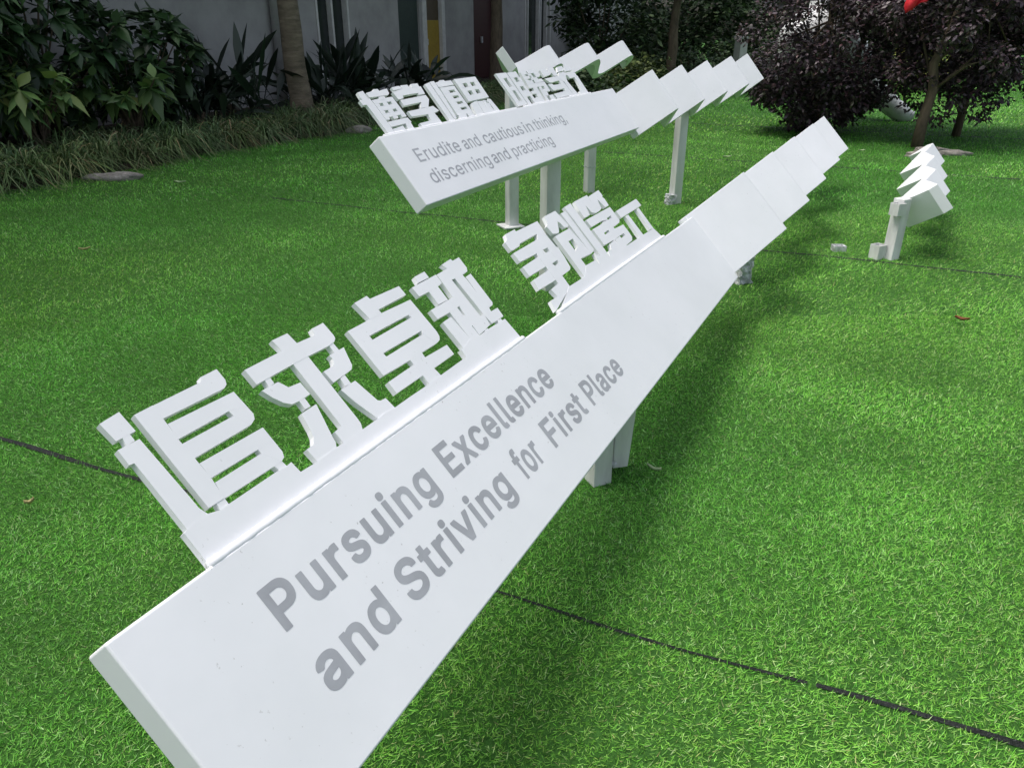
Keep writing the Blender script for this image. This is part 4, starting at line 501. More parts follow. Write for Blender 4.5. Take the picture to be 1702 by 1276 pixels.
LETTERS_LIGHT={'E':(419,[(56,-5),(54,0),(54,512),(60,515),(376,514),(378,512),(378,496),(378,452),(376,446),(136,446),(131,444),(132,292),(356,292),(361,288),(361,240),(361,224),(356,223),(132,222),(131,68),(132,63),(376,63),(381,60),(381,-4),(376,-6)],[(10,3,2),(16,12,17),(11,17,12),(1,0,19),(18,1,19),(1,18,17),(17,11,1),(2,1,11),(10,2,11),(3,10,9),(5,4,6),(22,21,23),(20,23,21),(7,6,8),(19,0,23),(23,20,19),(15,14,16),(12,16,14),(14,13,12),(8,6,9),(6,4,9),(3,9,4)]),'r':(259,[(49,-5),(47,0),(48,384),(117,384),(118,352),(121,346),(132,360),(147,372),(177,386),(205,391),(249,388),(249,318),(241,316),(201,319),(169,312),(153,302),(141,292),(132,280),(124,264),(120,236),(119,-4),(113,-6)],[(0,21,1),(5,18,17),(1,21,20),(20,19,1),(2,1,19),(19,18,2),(18,5,2),(5,4,2),(3,2,4),(14,7,6),(8,13,9),(12,11,10),(9,13,12),(12,10,9),(13,8,14),(7,14,8),(5,17,16),(16,15,5),(15,14,5),(14,6,5)]),'u':(410,[(157,-9),(137,-5),(117,2),(89,21),(68,47),(53,83),(47,131),(47,383),(53,385),(101,385),(117,385),(119,383),(120,143),(122,119),(133,92),(152,71),(173,60),(201,56),(225,59),(253,72),(273,93),(286,119),(290,151),(290,383),(297,385),(361,385),(363,379),(362,-5),(294,-5),(292,35),(289,39),(266,15),(233,-3),(201,-10)],[(8,7,9),(0,16,1),(16,15,1),(1,15,2),(3,2,15),(15,14,3),(4,3,14),(5,4,14),(14,13,5),(6,5,13),(13,12,6),(7,6,12),(9,7,12),(12,11,9),(11,10,9),(17,33,32),(32,18,17),(18,32,31),(31,19,18),(26,25,24),(28,27,29),(27,26,22),(23,22,26),(26,24,23),(19,31,30),(20,19,30),(21,20,30),(30,29,21),(29,27,21),(27,22,21),(16,0,33),(33,17,16)]),'d':(424,[(170,-12),(130,-2),(94,20),(68,48),(46,88),(39,108),(32,140),(28,188),(33,248),(45,288),(68,328),(94,356),(130,378),(166,388),(206,390),(242,384),(274,368),(288,356),(302,338),(305,344),(305,512),(310,515),(374,515),(378,512),(378,508),(377,-4),(370,-6),(310,-6),(307,-4),(306,45),(282,16),(262,1),(246,-6),(210,-14),(180,56),(198,53),(222,54),(242,60),(260,72),(274,85),(287,104),(297,128),(303,156),(306,188),(304,216),(299,244),(290,268),(278,288),(258,307),(242,317),(218,323),(198,324),(178,321),(158,312),(142,300),(128,284),(118,267),(111,248),(104,220),(102,192),(104,164),(109,136),(118,112),(130,92),(144,76),(162,63)],[(4,3,62),(5,4,62),(62,61,5),(6,5,61),(61,60,6),(7,6,60),(60,59,7),(59,58,7),(8,7,58),(58,57,8),(9,8,57),(33,35,0),(35,34,0),(13,52,51),(51,14,13),(0,34,1),(34,65,1),(64,1,65),(12,53,52),(52,13,12),(1,64,2),(64,63,2),(3,2,63),(62,3,63),(9,57,56),(10,9,56),(56,55,10),(55,54,10),(11,10,54),(54,53,11),(53,12,11),(50,49,15),(36,32,31),(37,36,31),(31,30,37),(38,37,30),(49,48,17),(17,16,49),(15,49,16),(44,19,45),(18,45,19),(29,28,27),(24,23,22),(29,27,26),(26,25,29),(24,22,21),(29,25,41),(42,41,25),(43,42,25),(44,43,25),(25,24,44),(19,44,24),(24,21,20),(38,30,29),(39,38,29),(40,39,29),(29,41,40),(45,18,46),(47,46,18),(48,47,18),(17,48,18),(19,24,20),(32,36,33),(35,33,36),(14,51,50),(50,15,14)]),'i':(167,[(49,-6),(47,0),(47,380),(49,385),(117,385),(120,380),(119,-4),(113,-6),(65,440),(49,449),(39,464),(35,484),(39,504),(49,517),(65,527),(85,530),(105,526),(120,516),(129,502),(132,484),(129,464),(121,452),(105,441),(85,437)],[(9,8,10),(11,10,8),(8,23,11),(14,13,11),(12,11,13),(20,19,21),(19,18,17),(21,19,22),(16,15,19),(19,17,16),(1,0,7),(7,6,1),(6,5,1),(2,1,5),(3,2,5),(5,4,3),(22,19,23),(19,15,23),(11,23,15),(14,11,15)]),'t':(227,[(142,-8),(114,-1),(90,13),(74,32),(63,56),(59,92),(59,320),(6,321),(1,324),(1,384),(54,385),(59,388),(59,472),(62,477),(131,476),(132,388),(134,385),(206,385),(210,380),(210,328),(206,321),(133,320),(132,96),(137,72),(150,60),(166,56),(206,58),(219,0),(214,-5),(194,-9),(166,-10)],[(9,8,7),(11,10,6),(6,10,7),(9,7,10),(11,6,15),(12,11,15),(15,14,12),(14,13,12),(30,25,0),(24,0,25),(28,27,29),(26,29,27),(25,30,29),(29,26,25),(20,19,21),(16,21,19),(19,18,16),(18,17,16),(0,24,1),(2,1,24),(24,23,2),(3,2,23),(4,3,23),(23,22,4),(5,4,22),(6,5,22),(22,21,6),(15,6,21),(21,16,15)]),'e':(404,[(182,-12),(138,-2),(111,12),(82,35),(60,64),(42,100),(32,140),(28,184),(30,224),(42,276),(55,304),(70,328),(94,353),(126,373),(154,384),(194,390),(226,389),(258,383),(294,368),(322,348),(346,320),(360,292),(371,256),(377,216),(377,168),(375,164),(370,163),(106,163),(103,160),(106,140),(115,112),(130,89),(150,70),(174,58),(198,53),(230,53),(262,64),(286,84),(302,111),(370,96),(371,88),(361,64),(345,40),(322,19),(298,4),(266,-8),(246,-12),(214,-14),(104,228),(298,227),(301,228),(301,232),(290,269),(282,284),(268,300),(253,312),(238,319),(218,323),(202,324),(186,323),(165,316),(150,308),(136,296),(123,280),(113,264),(105,240)],[(6,5,29),(29,28,6),(7,6,28),(28,27,7),(27,48,7),(8,7,48),(48,65,8),(9,8,65),(58,15,59),(0,34,33),(14,60,59),(59,15,14),(0,33,1),(32,1,33),(61,60,13),(60,14,13),(1,32,2),(3,2,32),(32,31,3),(4,3,31),(31,30,4),(5,4,30),(29,5,30),(9,65,64),(10,9,64),(64,63,10),(11,10,63),(63,62,11),(12,11,62),(62,61,12),(61,13,12),(55,17,56),(35,47,46),(16,57,56),(56,17,16),(36,45,44),(35,46,45),(45,36,35),(54,18,55),(17,55,18),(39,41,40),(25,24,26),(24,23,26),(41,39,38),(26,49,27),(50,49,26),(26,23,50),(51,50,23),(23,22,51),(36,44,43),(37,36,43),(43,42,37),(42,41,37),(41,38,37),(51,22,52),(22,21,52),(21,20,52),(53,52,20),(20,19,53),(54,53,19),(18,54,19),(34,0,47),(47,35,34),(48,27,49),(57,16,58),(15,58,16)]),'a':(389,[(134,-13),(102,-5),(78,6),(58,21),(42,40),(31,63),(25,91),(25,123),(33,155),(42,171),(54,185),(70,197),(90,207),(138,220),(238,234),(259,239),(265,243),(269,251),(266,280),(258,297),(244,311),(226,320),(206,324),(170,322),(146,314),(122,295),(102,268),(38,285),(35,287),(35,295),(50,325),(66,345),(94,366),(122,379),(154,387),(194,390),(226,388),(262,379),(294,363),(312,347),(330,319),(339,291),(343,251),(342,-5),(272,-5),(270,34),(246,11),(210,-8),(174,-14),(167,51),(190,53),(210,58),(234,71),(250,87),(262,106),(268,123),(269,175),(266,177),(234,170),(154,158),(126,148),(106,132),(100,119),(98,103),(100,91),(106,78),(118,66),(130,59),(146,54)],[(29,28,27),(29,27,30),(0,68,67),(59,13,60),(0,67,1),(66,1,67),(1,66,2),(3,2,66),(66,65,3),(4,3,65),(5,4,65),(65,64,5),(6,5,64),(64,63,6),(7,6,63),(63,62,7),(8,7,62),(62,61,8),(9,8,61),(10,9,61),(11,10,61),(61,60,11),(12,11,60),(60,13,12),(30,27,26),(26,25,30),(31,30,25),(32,31,25),(25,24,32),(24,33,32),(47,50,48),(49,48,50),(22,35,23),(34,23,35),(52,51,46),(46,51,47),(50,47,51),(21,36,22),(35,22,36),(16,57,56),(57,16,15),(45,44,43),(42,41,17),(45,43,54),(55,54,43),(43,42,55),(56,55,42),(16,56,42),(42,17,16),(17,41,18),(41,40,18),(19,18,40),(40,39,19),(39,38,19),(52,46,45),(53,52,45),(45,54,53),(14,58,57),(57,15,14),(19,38,20),(38,37,20),(21,20,37),(36,21,37),(48,49,0),(68,0,49),(13,59,58),(58,14,13),(33,24,23),(23,34,33)]),'n':(410,[(49,-5),(47,0),(48,384),(117,384),(118,344),(121,340),(138,360),(161,375),(185,385),(209,390),(237,390),(261,388),(289,379),(313,365),(329,351),(342,332),(352,312),(360,280),(363,240),(363,-4),(357,-6),(297,-6),(291,-4),(290,236),(286,268),(277,288),(257,309),(233,320),(209,323),(177,317),(153,304),(133,280),(123,256),(120,228),(119,-4),(113,-6)],[(0,35,1),(1,35,34),(34,33,1),(2,1,33),(4,3,2),(8,28,9),(28,8,29),(7,29,8),(6,30,29),(29,7,6),(2,33,32),(4,2,32),(5,4,32),(32,31,5),(31,30,5),(30,6,5),(26,11,27),(10,27,11),(11,26,12),(20,19,21),(21,19,22),(23,22,19),(19,18,23),(24,23,18),(18,17,24),(17,16,24),(25,24,16),(16,15,25),(15,14,25),(26,25,14),(14,13,26),(12,26,13),(27,10,28),(9,28,10)]),'c':(396,[(182,-13),(146,-5),(110,13),(78,40),(55,72),(40,108),(30,152),(28,200),(32,236),(39,268),(55,304),(77,336),(102,358),(130,375),(166,386),(206,390),(242,388),(274,379),(290,372),(306,364),(327,348),(344,328),(356,308),(367,280),(366,272),(302,256),(298,257),(290,276),(276,296),(262,308),(242,318),(218,323),(198,323),(178,320),(158,311),(140,296),(124,276),(113,252),(105,224),(102,196),(104,164),(110,132),(118,112),(133,88),(154,68),(174,58),(202,53),(235,56),(262,68),(282,88),(292,104),(298,120),(302,123),(366,108),(369,100),(357,68),(342,46),(322,25),(298,8),(270,-5),(238,-12),(210,-14)],[(6,5,41),(41,40,6),(7,6,40),(40,39,7),(39,38,7),(8,7,38),(9,8,38),(0,46,45),(14,33,32),(32,15,14),(0,45,1),(44,1,45),(34,33,13),(33,14,13),(1,44,2),(44,43,2),(3,2,43),(4,3,43),(43,42,4),(5,4,42),(41,5,42),(9,38,37),(10,9,37),(37,36,10),(11,10,36),(36,35,11),(12,11,35),(35,34,12),(34,13,12),(47,61,60),(30,16,31),(47,60,59),(59,48,47),(18,17,29),(30,29,17),(16,30,17),(54,53,55),(24,23,25),(23,22,25),(48,59,58),(58,57,48),(49,48,57),(57,56,49),(50,49,56),(56,55,50),(55,53,50),(53,52,50),(52,51,50),(26,25,27),(25,22,27),(22,21,27),(28,27,21),(21,20,28),(20,19,28),(29,28,19),(18,29,19),(46,0,61),(61,47,46),(15,32,31),(31,16,15)]),'o':(415,[(182,-13),(146,-5),(111,12),(82,35),(62,61),(42,100),(32,140),(28,176),(30,224),(39,268),(51,296),(71,328),(94,352),(122,371),(154,384),(194,390),(230,389),(270,381),(302,366),(330,344),(354,314),(373,276),(383,236),(387,200),(385,152),(379,120),(364,80),(344,48),(321,24),(294,6),(258,-8),(218,-14),(180,56),(202,53),(222,53),(246,60),(262,69),(278,83),(291,100),(303,124),(310,152),(313,180),(312,212),(305,244),(296,268),(282,288),(262,307),(246,317),(222,323),(198,323),(178,320),(162,313),(149,304),(133,288),(120,268),(110,244),(105,224),(102,196),(104,164),(110,132),(118,112),(130,92),(146,74),(162,63)],[(6,5,59),(59,58,6),(7,6,58),(58,57,7),(8,7,57),(57,56,8),(9,8,56),(56,55,9),(10,9,55),(51,50,14),(49,15,50),(14,50,15),(0,32,1),(32,63,1),(13,52,51),(51,14,13),(1,63,2),(63,62,2),(3,2,62),(62,61,3),(4,3,61),(61,60,4),(5,4,60),(59,5,60),(10,55,54),(11,10,54),(54,53,11),(12,11,53),(53,52,12),(52,13,12),(33,31,34),(34,31,30),(30,35,34),(47,16,48),(35,30,29),(29,36,35),(46,17,47),(16,47,17),(26,25,39),(40,39,25),(25,24,40),(41,40,24),(24,23,41),(42,41,23),(23,22,42),(43,42,22),(22,21,43),(36,29,28),(37,36,28),(28,27,37),(38,37,27),(27,26,38),(26,39,38),(43,21,44),(21,20,44),(45,44,20),(20,19,45),(46,45,19),(19,18,46),(17,46,18),(31,33,0),(32,0,33),(15,49,48),(48,16,15)]),'h':(410,[(49,-5),(47,0),(47,512),(53,515),(117,515),(120,508),(121,340),(141,362),(169,379),(201,388),(245,390),(281,382),(309,368),(331,348),(347,324),(357,296),(363,252),(363,0),(363,-4),(357,-6),(297,-6),(291,-4),(290,236),(286,268),(277,288),(257,309),(233,320),(209,323),(177,317),(153,304),(133,280),(123,256),(120,228),(119,-4),(113,-6)],[(1,0,34),(34,33,1),(3,2,5),(5,4,3),(31,30,6),(7,29,28),(28,8,7),(6,30,29),(29,7,6),(1,33,32),(2,1,32),(32,31,2),(31,6,2),(5,2,6),(27,26,10),(26,25,11),(10,26,11),(18,17,19),(19,17,20),(20,17,21),(22,21,17),(17,16,22),(23,22,16),(16,15,23),(24,23,15),(15,14,24),(14,13,24),(25,24,13),(13,12,25),(11,25,12),(8,28,27),(9,8,27),(27,10,9)]),'s':(365,[(152,-12),(128,-8),(108,-2),(84,10),(66,24),(52,40),(40,60),(30,92),(31,100),(92,112),(98,112),(112,82),(131,64),(156,54),(192,52),(226,60),(248,74),(260,92),(262,104),(260,116),(248,132),(232,142),(116,173),(92,185),(75,196),(57,216),(45,240),(41,264),(43,296),(50,320),(66,344),(88,363),(111,376),(140,385),(168,390),(196,390),(228,387),(264,376),(283,364),(297,352),(310,336),(321,316),(330,292),(328,284),(272,271),(264,272),(251,296),(228,318),(208,325),(176,326),(148,319),(127,304),(120,295),(115,284),(117,264),(128,250),(148,237),(264,206),(288,195),(304,183),(321,164),(333,140),(337,116),(335,84),(328,60),(312,36),(296,19),(272,4),(244,-6),(220,-12),(184,-14)],[(7,6,9),(8,7,9),(50,49,33),(49,34,33),(0,13,1),(13,12,1),(2,1,12),(32,51,50),(50,33,32),(2,12,3),(4,3,12),(12,11,4),(5,4,11),(6,5,11),(9,6,11),(10,9,11),(22,56,23),(56,55,23),(24,23,55),(25,24,55),(55,54,25),(26,25,54),(27,26,54),(54,53,27),(28,27,53),(29,28,53),(53,52,29),(30,29,52),(52,51,30),(31,30,51),(51,32,31),(14,70,69),(69,15,14),(47,36,48),(35,48,36),(15,69,68),(20,57,21),(41,43,42),(43,41,44),(15,68,67),(16,15,67),(67,66,16),(66,65,16),(17,16,65),(65,64,17),(64,63,17),(18,17,63),(63,62,18),(19,18,62),(62,61,19),(61,60,19),(20,19,60),(60,59,20),(59,58,20),(57,20,58),(46,45,44),(44,41,46),(41,40,46),(40,39,46),(39,38,46),(47,46,38),(38,37,47),(36,47,37),(13,0,70),(70,14,13),(56,22,21),(21,57,56),(48,35,49),(34,49,35)]),'k':(381,[(49,-5),(47,0),(47,512),(53,515),(117,515),(120,508),(121,222),(279,384),(365,384),(365,374),(210,216),(377,6),(378,-4),(373,-6),(289,-4),(153,167),(120,136),(119,-4),(113,-6)],[(17,16,18),(1,0,18),(18,16,1),(3,2,5),(5,4,3),(14,10,15),(6,15,10),(10,7,6),(11,13,12),(13,11,14),(10,14,11),(7,10,9),(9,8,7),(15,6,16),(1,16,6),(2,1,6),(5,2,6)]),'g':(425,[(174,-155),(130,-145),(90,-125),(72,-111),(55,-91),(46,-75),(46,-64),(98,-35),(102,-35),(106,-36),(122,-56),(137,-71),(154,-81),(170,-87),(194,-91),(214,-91),(234,-89),(256,-83),(282,-66),(292,-55),(300,-39),(305,-15),(305,45),(302,50),(282,27),(258,11),(230,2),(202,-1),(166,1),(138,8),(108,21),(86,37),(70,54),(54,77),(42,105),(33,133),(29,165),(28,205),(34,249),(42,279),(58,313),(82,345),(114,370),(146,384),(166,388),(194,390),(218,389),(242,385),(259,377),(278,365),(306,334),(307,381),(310,385),(374,385),(378,381),(378,-11),(376,-39),(370,-67),(360,-87),(346,-107),(323,-127),(302,-138),(278,-147),(246,-154),(206,-157),(196,65),(218,66),(238,70),(258,80),(274,93),(289,113),(298,133),(303,153),(306,181),(306,209),(302,237),(294,261),(283,281),(266,301),(250,313),(230,321),(210,324),(186,322),(166,316),(150,306),(134,292),(121,273),(111,249),(106,229),(102,201),(103,177),(107,149),(113,129),(126,105),(140,89),(158,76),(174,69)],[(6,5,4),(8,7,9),(6,4,7),(35,34,91),(36,35,91),(91,90,36),(37,36,90),(90,89,37),(89,88,37),(38,37,88),(13,0,14),(44,83,82),(82,45,44),(0,13,1),(13,12,1),(11,1,12),(28,96,29),(96,95,29),(84,83,42),(43,42,83),(83,44,43),(1,11,2),(3,2,11),(11,10,3),(4,3,10),(7,4,10),(9,7,10),(29,95,30),(95,94,30),(31,30,94),(32,31,94),(94,93,32),(33,32,93),(93,92,33),(34,33,92),(91,34,92),(38,88,87),(39,38,87),(87,86,39),(40,39,86),(86,85,40),(41,40,85),(85,84,41),(84,42,41),(65,27,66),(66,27,26),(80,47,81),(47,46,81),(17,63,62),(48,79,49),(15,64,63),(16,15,63),(63,17,16),(66,26,25),(67,66,25),(25,24,67),(24,68,67),(79,48,80),(47,80,48),(71,70,23),(23,22,71),(52,51,50),(55,54,73),(74,73,54),(54,53,50),(52,50,53),(59,58,19),(20,19,58),(58,57,20),(57,56,20),(21,20,56),(56,55,21),(22,21,55),(71,22,55),(72,71,55),(55,73,72),(74,54,75),(76,75,54),(54,50,76),(77,76,50),(17,62,61),(18,17,61),(61,60,18),(60,59,18),(59,19,18),(68,24,23),(69,68,23),(23,70,69),(77,50,78),(79,78,50),(49,79,50),(14,0,64),(64,15,14),(27,65,28),(96,28,65),(45,82,81),(81,46,45)]),',':(188,[(34,-125),(32,-115),(62,73),(66,77),(142,76),(143,69),(90,-123),(86,-125)],[(1,0,7),(7,6,1),(2,1,6),(6,5,2),(3,2,5),(5,4,3)]),'p':(424,[(49,-148),(47,-143),(47,381),(49,385),(53,385),(117,384),(118,341),(121,335),(137,356),(149,366),(169,379),(189,386),(213,390),(249,389),(277,384),(301,375),(333,355),(356,329),(375,297),(389,257),(395,213),(395,161),(386,109),(374,77),(351,41),(325,16),(289,-4),(253,-13),(213,-14),(177,-6),(145,14),(121,42),(119,-147),(113,-149),(210,53),(233,54),(253,58),(269,66),(286,81),(299,97),(309,117),(318,145),(322,173),(322,205),(318,233),(312,253),(301,277),(285,297),(269,311),(253,319),(229,323),(201,322),(185,317),(169,309),(153,295),(141,279),(131,261),(124,237),(119,205),(119,173),(122,149),(127,129),(139,101),(154,81),(173,66),(189,58)],[(6,5,4),(1,0,33),(6,4,2),(3,2,4),(61,60,31),(31,60,1),(60,59,1),(2,1,59),(59,58,2),(58,57,2),(6,2,7),(34,65,29),(52,51,10),(51,11,10),(29,65,30),(65,64,30),(9,8,53),(53,52,9),(52,10,9),(1,33,32),(30,64,31),(64,63,31),(63,62,31),(61,31,62),(2,57,56),(7,2,56),(56,55,7),(55,54,7),(54,53,7),(53,8,7),(35,28,27),(27,36,35),(49,13,50),(12,50,13),(36,27,26),(26,37,36),(48,15,49),(15,14,49),(13,49,14),(23,22,40),(41,40,22),(22,21,41),(42,41,21),(21,20,42),(43,42,20),(44,43,20),(20,19,44),(45,44,19),(19,18,45),(46,45,18),(18,17,46),(37,26,25),(38,37,25),(25,24,38),(39,38,24),(24,23,39),(23,40,39),(46,17,47),(17,16,47),(48,47,16),(15,48,16),(34,29,28),(28,35,34),(50,12,51),(11,51,12),(31,1,32)])}
# ---------------------------------------------------------------- the signs
# a sign's own frame: s runs along it, u across it (up its tilted face), n out of the face
class Frame:
    def __init__(self, R, O, k=1.0):
        self.d, self.u, self.n = (np.array(r) for r in R)
        self.o, self.k = np.array(O), k
    def __call__(self, s, u, n=0.0):
        return Vector(self.o + self.k * (self.d * s + self.u * u + self.n * n))
    def under(self, x, y, n):
        """height at which a post standing at x, y meets the plane n"""
        return float(self.o[2] + (n * self.k - self.n[0] * (x - self.o[0]) - self.n[1] * (y - self.o[1])) / self.n[2])

R1 = [[0.42426, 0.90473, -0.03829], [-0.61181, 0.31756, 0.72447], [0.66761, -0.28393, 0.68825]]
R2 = [[0.43351, 0.90115, 0.00031], [-0.58026, 0.27888, 0.7652], [0.68947, -0.33191, 0.64379]]
F1 = Frame(R1, (-0.5479, 0.7892, 0.6976), 0.82)
F2 = Frame(R2, (-0.5133, 3.0826, 1.0615), 0.87)
F3 = Frame(R2, (2.766, 5.080, 0.514))
F4 = Frame(R2, (-0.0693, 6.115, 1.310))

def panel(name, F, L, W, T, parent):
    bm = bmesh.new()
    hexa(bm, [F(0, -W, -T), F(L, -W, -T), F(L, 0, -T), F(0, 0, -T), F(0, -W, 0), F(L, -W, 0), F(L, 0, 0), F(0, 0, 0)])
    return obj(name, bm, M['white'], parent, bevel=0.005)

def rounded(poly, rads, seg=5):
    """round the corners of an open (s, n) line"""
    out = [poly[0]]
    for i in range(1, len(poly) - 1):
        a, b, c = (Vector(q) for q in poly[i - 1:i + 2])
        r = min(rads[i], 0.45 * (a - b).length, 0.45 * (c - b).length)
        if r < 1e-4:
            out.append(tuple(b)); continue
        p, q = b + (a - b).normalized() * r, b + (c - b).normalized() * r
        for k in range(seg + 1):
            t = k / seg
            out.append(tuple(p * (1 - t) ** 2 + b * 2 * t * (1 - t) + q * t * t))
    out.append(poly[-1])
    return out

def ribbon(name, F, prof, rads, u0, u1, T, parent, back=None):
    """a folded sheet-metal ribbon: the profile swept across its width, T thick"""
    fr = rounded(prof, rads)
    bk = rounded(back, rads) if back else [(s, n - T) for s, n in fr]
    bm = bmesh.new()
    rows = []
    for pts in (fr, bk):
        rows.append([(bm.verts.new(F(s, u0, n)), bm.verts.new(F(s, u1, n))) for s, n in pts])
    f, b = rows
    for i in range(len(fr) - 1):
        bm.faces.new((f[i][0], f[i + 1][0], f[i + 1][1], f[i][1]))
        bm.faces.new((b[i][0], b[i][1], b[i + 1][1], b[i + 1][0]))
        bm.faces.new((f[i][0], b[i][0], b[i + 1][0], f[i + 1][0]))
        bm.faces.new((f[i][1], f[i + 1][1], b[i + 1][1], b[i][1]))
    for i in (0, -1):
        bm.faces.new((f[i][0], f[i][1], b[i][1], b[i][0]))
    return obj(name, bm, M['white'], parent, bevel=0.003)

def plates(name, F, polys, parent, n_front, thick, step=0.00012):
    """flat cut plates; every stroke a hair behind the last one so that no faces share a plane"""
    bm = bmesh.new()
    for k, poly in enumerate(polys):
        nf = n_front - step * k
        fv = [bm.verts.new(F(s / 1000, u / 1000, nf)) for s, u in poly]
        bv = [bm.verts.new(F(s / 1000, u / 1000, nf - thick)) for s, u in poly]
        bm.faces.new(fv)
        bm.faces.new(bv[::-1])
        m = len(poly)
        for i in range(m):
            bm.faces.new((fv[i], bv[i], bv[(i + 1) % m], fv[(i + 1) % m]))
    bm.normal_update()
    bmesh.ops.triangulate(bm, faces=[f for f in bm.faces if len(f.verts) > 4], quad_method='BEAUTY', ngon_method='EAR_CLIP')
    bmesh.ops.recalc_face_normals(bm, faces=bm.faces)
    return obj(name, bm, M['white'], parent)

def weld(F, s0, s1, u, n, r, parent):
    """a lumpy painted bead where the characters meet the panel"""
    bm = bmesh.new()
    m = int((s1 - s0) / 0.012)
    pts = [F(s0 + (s1 - s0) * i / m, u + random.uniform(-.0006, .0006), n + random.uniform(-.0006, .0006)) for i in range(m + 1)]
    tube(bm, pts, [r * random.uniform(0.93, 1.07) for _ in pts], 8)
    return obj('weld_bead', bm, M['white'], parent, smooth=True)

def lettering(F, word, s0, s1, base, cap, font, parent, n=0.0005):
    """one word cut from grey vinyl; each letter = (advance, outline points, faces) in thousandths of an em"""
    V, Fc, x = [], [], 0
    for ch in word:
        adv, v, f = font[ch]
        k = len(V)
        V += [(x + p[0], p[1]) for p in v]
        Fc += [tuple(i + k for i in q) for q in f]
        x += adv + font['track']
    xs = [p[0] for p in V]
    x0, x1 = min(xs), max(xs)
    capu = font['cap']
    bm = bmesh.new()
    vs = [bm.verts.new(F(s0 + (px - x0) / (x1 - x0) * (s1 - s0), base + (py + font['low']) * cap / capu, n)) for px, py in V]
    for f in Fc:
        try: fc = bm.faces.new([vs[i] for i in f])
        except ValueError: continue
        fc.normal_update()
        if fc.normal.dot(Vector(F.n)) < 0: fc.normal_flip()
    return link('lettering', mesh_of(bm, False), M['letter'], parent)

LETTERS_BOLD.update(cap=551, low=21, track=46)
LETTERS_LIGHT.update(cap=521, low=6, track=18)

def post(name, x, y, z0, z1, w, parent, rz=0.45, m='post', lean=(0, 0), under=None):
    """square tube; with under = (frame, n) its top is cut along the back of a tilted face"""
    bm = bmesh.new()
    R = Matrix.Rotation(rz, 3, 'Z')
    h = w / 2
    P = []
    for z, lx, ly in ((z0, 0, 0), (z1, lean[0], lean[1])):
        for a, b in ((-h, -h), (h, -h), (h, h), (-h, h)):
            p = Vector((x + lx, y + ly, z)) + R @ Vector((a, b, 0))
            if under and z == z1: p.z = under[0].under(p.x, p.y, under[1])
            P.append(p)
    hexa(bm, P)
    return obj(name, bm, M[m], parent, bevel=0.004)

def foil(x, y, w, h, parent, rz=0.4):
    """a foot wrapped in crumpled silver tape"""
    bm = bmesh.new()
    bmesh.ops.create_cube(bm, size=1.0)
    bmesh.ops.subdivide_edges(bm, edges=bm.edges, cuts=5, use_grid_fill=True)
    R = Matrix.Rotation(rz, 3, 'Z')
    for v in bm.verts:
        p = Vector((v.co.x * w, v.co.y * w, (v.co.z + 0.5) * h))
        p += Vector((random.uniform(-1, 1), random.uniform(-1, 1), random.uniform(-.6, .6))) * 0.009
        v.co = Vector((x, y, 0)) + R @ p
    return obj('foil_wrap', bm, M['foil'], parent)

def stub(x, y, z, w, h, parent, rz=0.4):
    """an open end of square tube"""
    bm = bmesh.new()
    R = Matrix.Rotation(rz, 3, 'Z')
    rings = []
    for (hw, zz) in ((w / 2, z), (w / 2, z + h), (w / 2 - 0.006, z + h), (w / 2 - 0.006, z + 0.01)):
        rings.append([bm.verts.new(Vector((x, y, zz)) + R @ Vector((a * hw, b * hw, 0))) for a, b in ((-1, -1), (1, -1), (1, 1), (-1, 1))])
    for r0, r1 in zip(rings, rings[1:]):
        for k in range(4):
            bm.faces.new((r0[k], r0[(k + 1) % 4], r1[(k + 1) % 4], r1[k]))
    bm.faces.new(rings[0][::-1]); bm.faces.new(rings[-1])
    return obj('tube_stub', bm, M['post'], parent)

TP = 0.012
# --- front sign
L1, W1 = 4.2174, 0.4749
t1 = thing('slogan_sign', (0.31, 2.28, 0), 'long white tilted sign in the foreground lettered Pursuing Excellence and Striving for First Place', 'sign')
panel('panel', F1, L1, W1, 0.078, t1)
ribbon('wave_tail', F1, [(4.205, -0.03), (4.27, -0.035), (4.80, 0.29), (5.38, 0.05), (5.83, 0.345), (6.5, 0.09), (7.0, 0.38), (7.85, 0.11), (8.45, 0.41), (9.0, 0.17), (9.5, 0.435)],
       [0, 0.05, 0.035, 0.02, 0.03, 0.02, 0.03, 0.02, 0.03, 0.02, 0], 0.028, 0.028 - W1, 0.06, t1)
for key in ('zhui', 'qiu', 'zhuo', 'yue', 'zheng', 'chuang', 'di', 'yi'):
    plates('raised_character', F1, GLYPHS_FRONT[key], t1, -TP, 0.017)
for poly in RAILS_FRONT:
    pl = [(s, u if u > 30 else -4) for s, u in poly]
    plates('character_rail', F1, [pl], t1, -TP + 0.0003, 0.0175)
weld(F1, 0.236, 1.685, 0.002, -0.0105, 0.0095, t1)
weld(F1, 2.012, 3.565, 0.002, -0.0105, 0.0095, t1)
for word, a, b, base in (('Pursuing', .272, .867, -.190), ('Excellence', .934, 1.655, -.190), ('and', .268, .512, -.342), ('Striving', .566, 1.113, -.342),
                         ('for', 1.183, 1.33, -.342), ('First', 1.412, 1.722, -.342), ('Place', 1.773, 2.135, -.342)):
    lettering(F1, word, a, b, base, 0.097, LETTERS_BOLD, t1)
post('support_post', 0.30, 2.31, -0.05, 0.3, 0.072, t1, 0.44, under=(F1, -0.075))
bm = bmesh.new()                                             # channel welded beside the post, its foot cut short of the turf
R = Matrix.Rotation(0.44, 3, 'Z')
c = Vector((0.378, 2.365, 0))
P = [c + R @ Vector(q) for q in ((-.040, -.03, .040), (.022, -.03, .032), (.022, .05, .032), (-.040, .05, .040), (-.040, -.03, .30), (.046, -.03, .30), (.046, .05, .30), (-.040, .05, .30))]
for p in P[4:]: p.z = F1.under(p.x, p.y, -0.075)
hexa(bm, P)
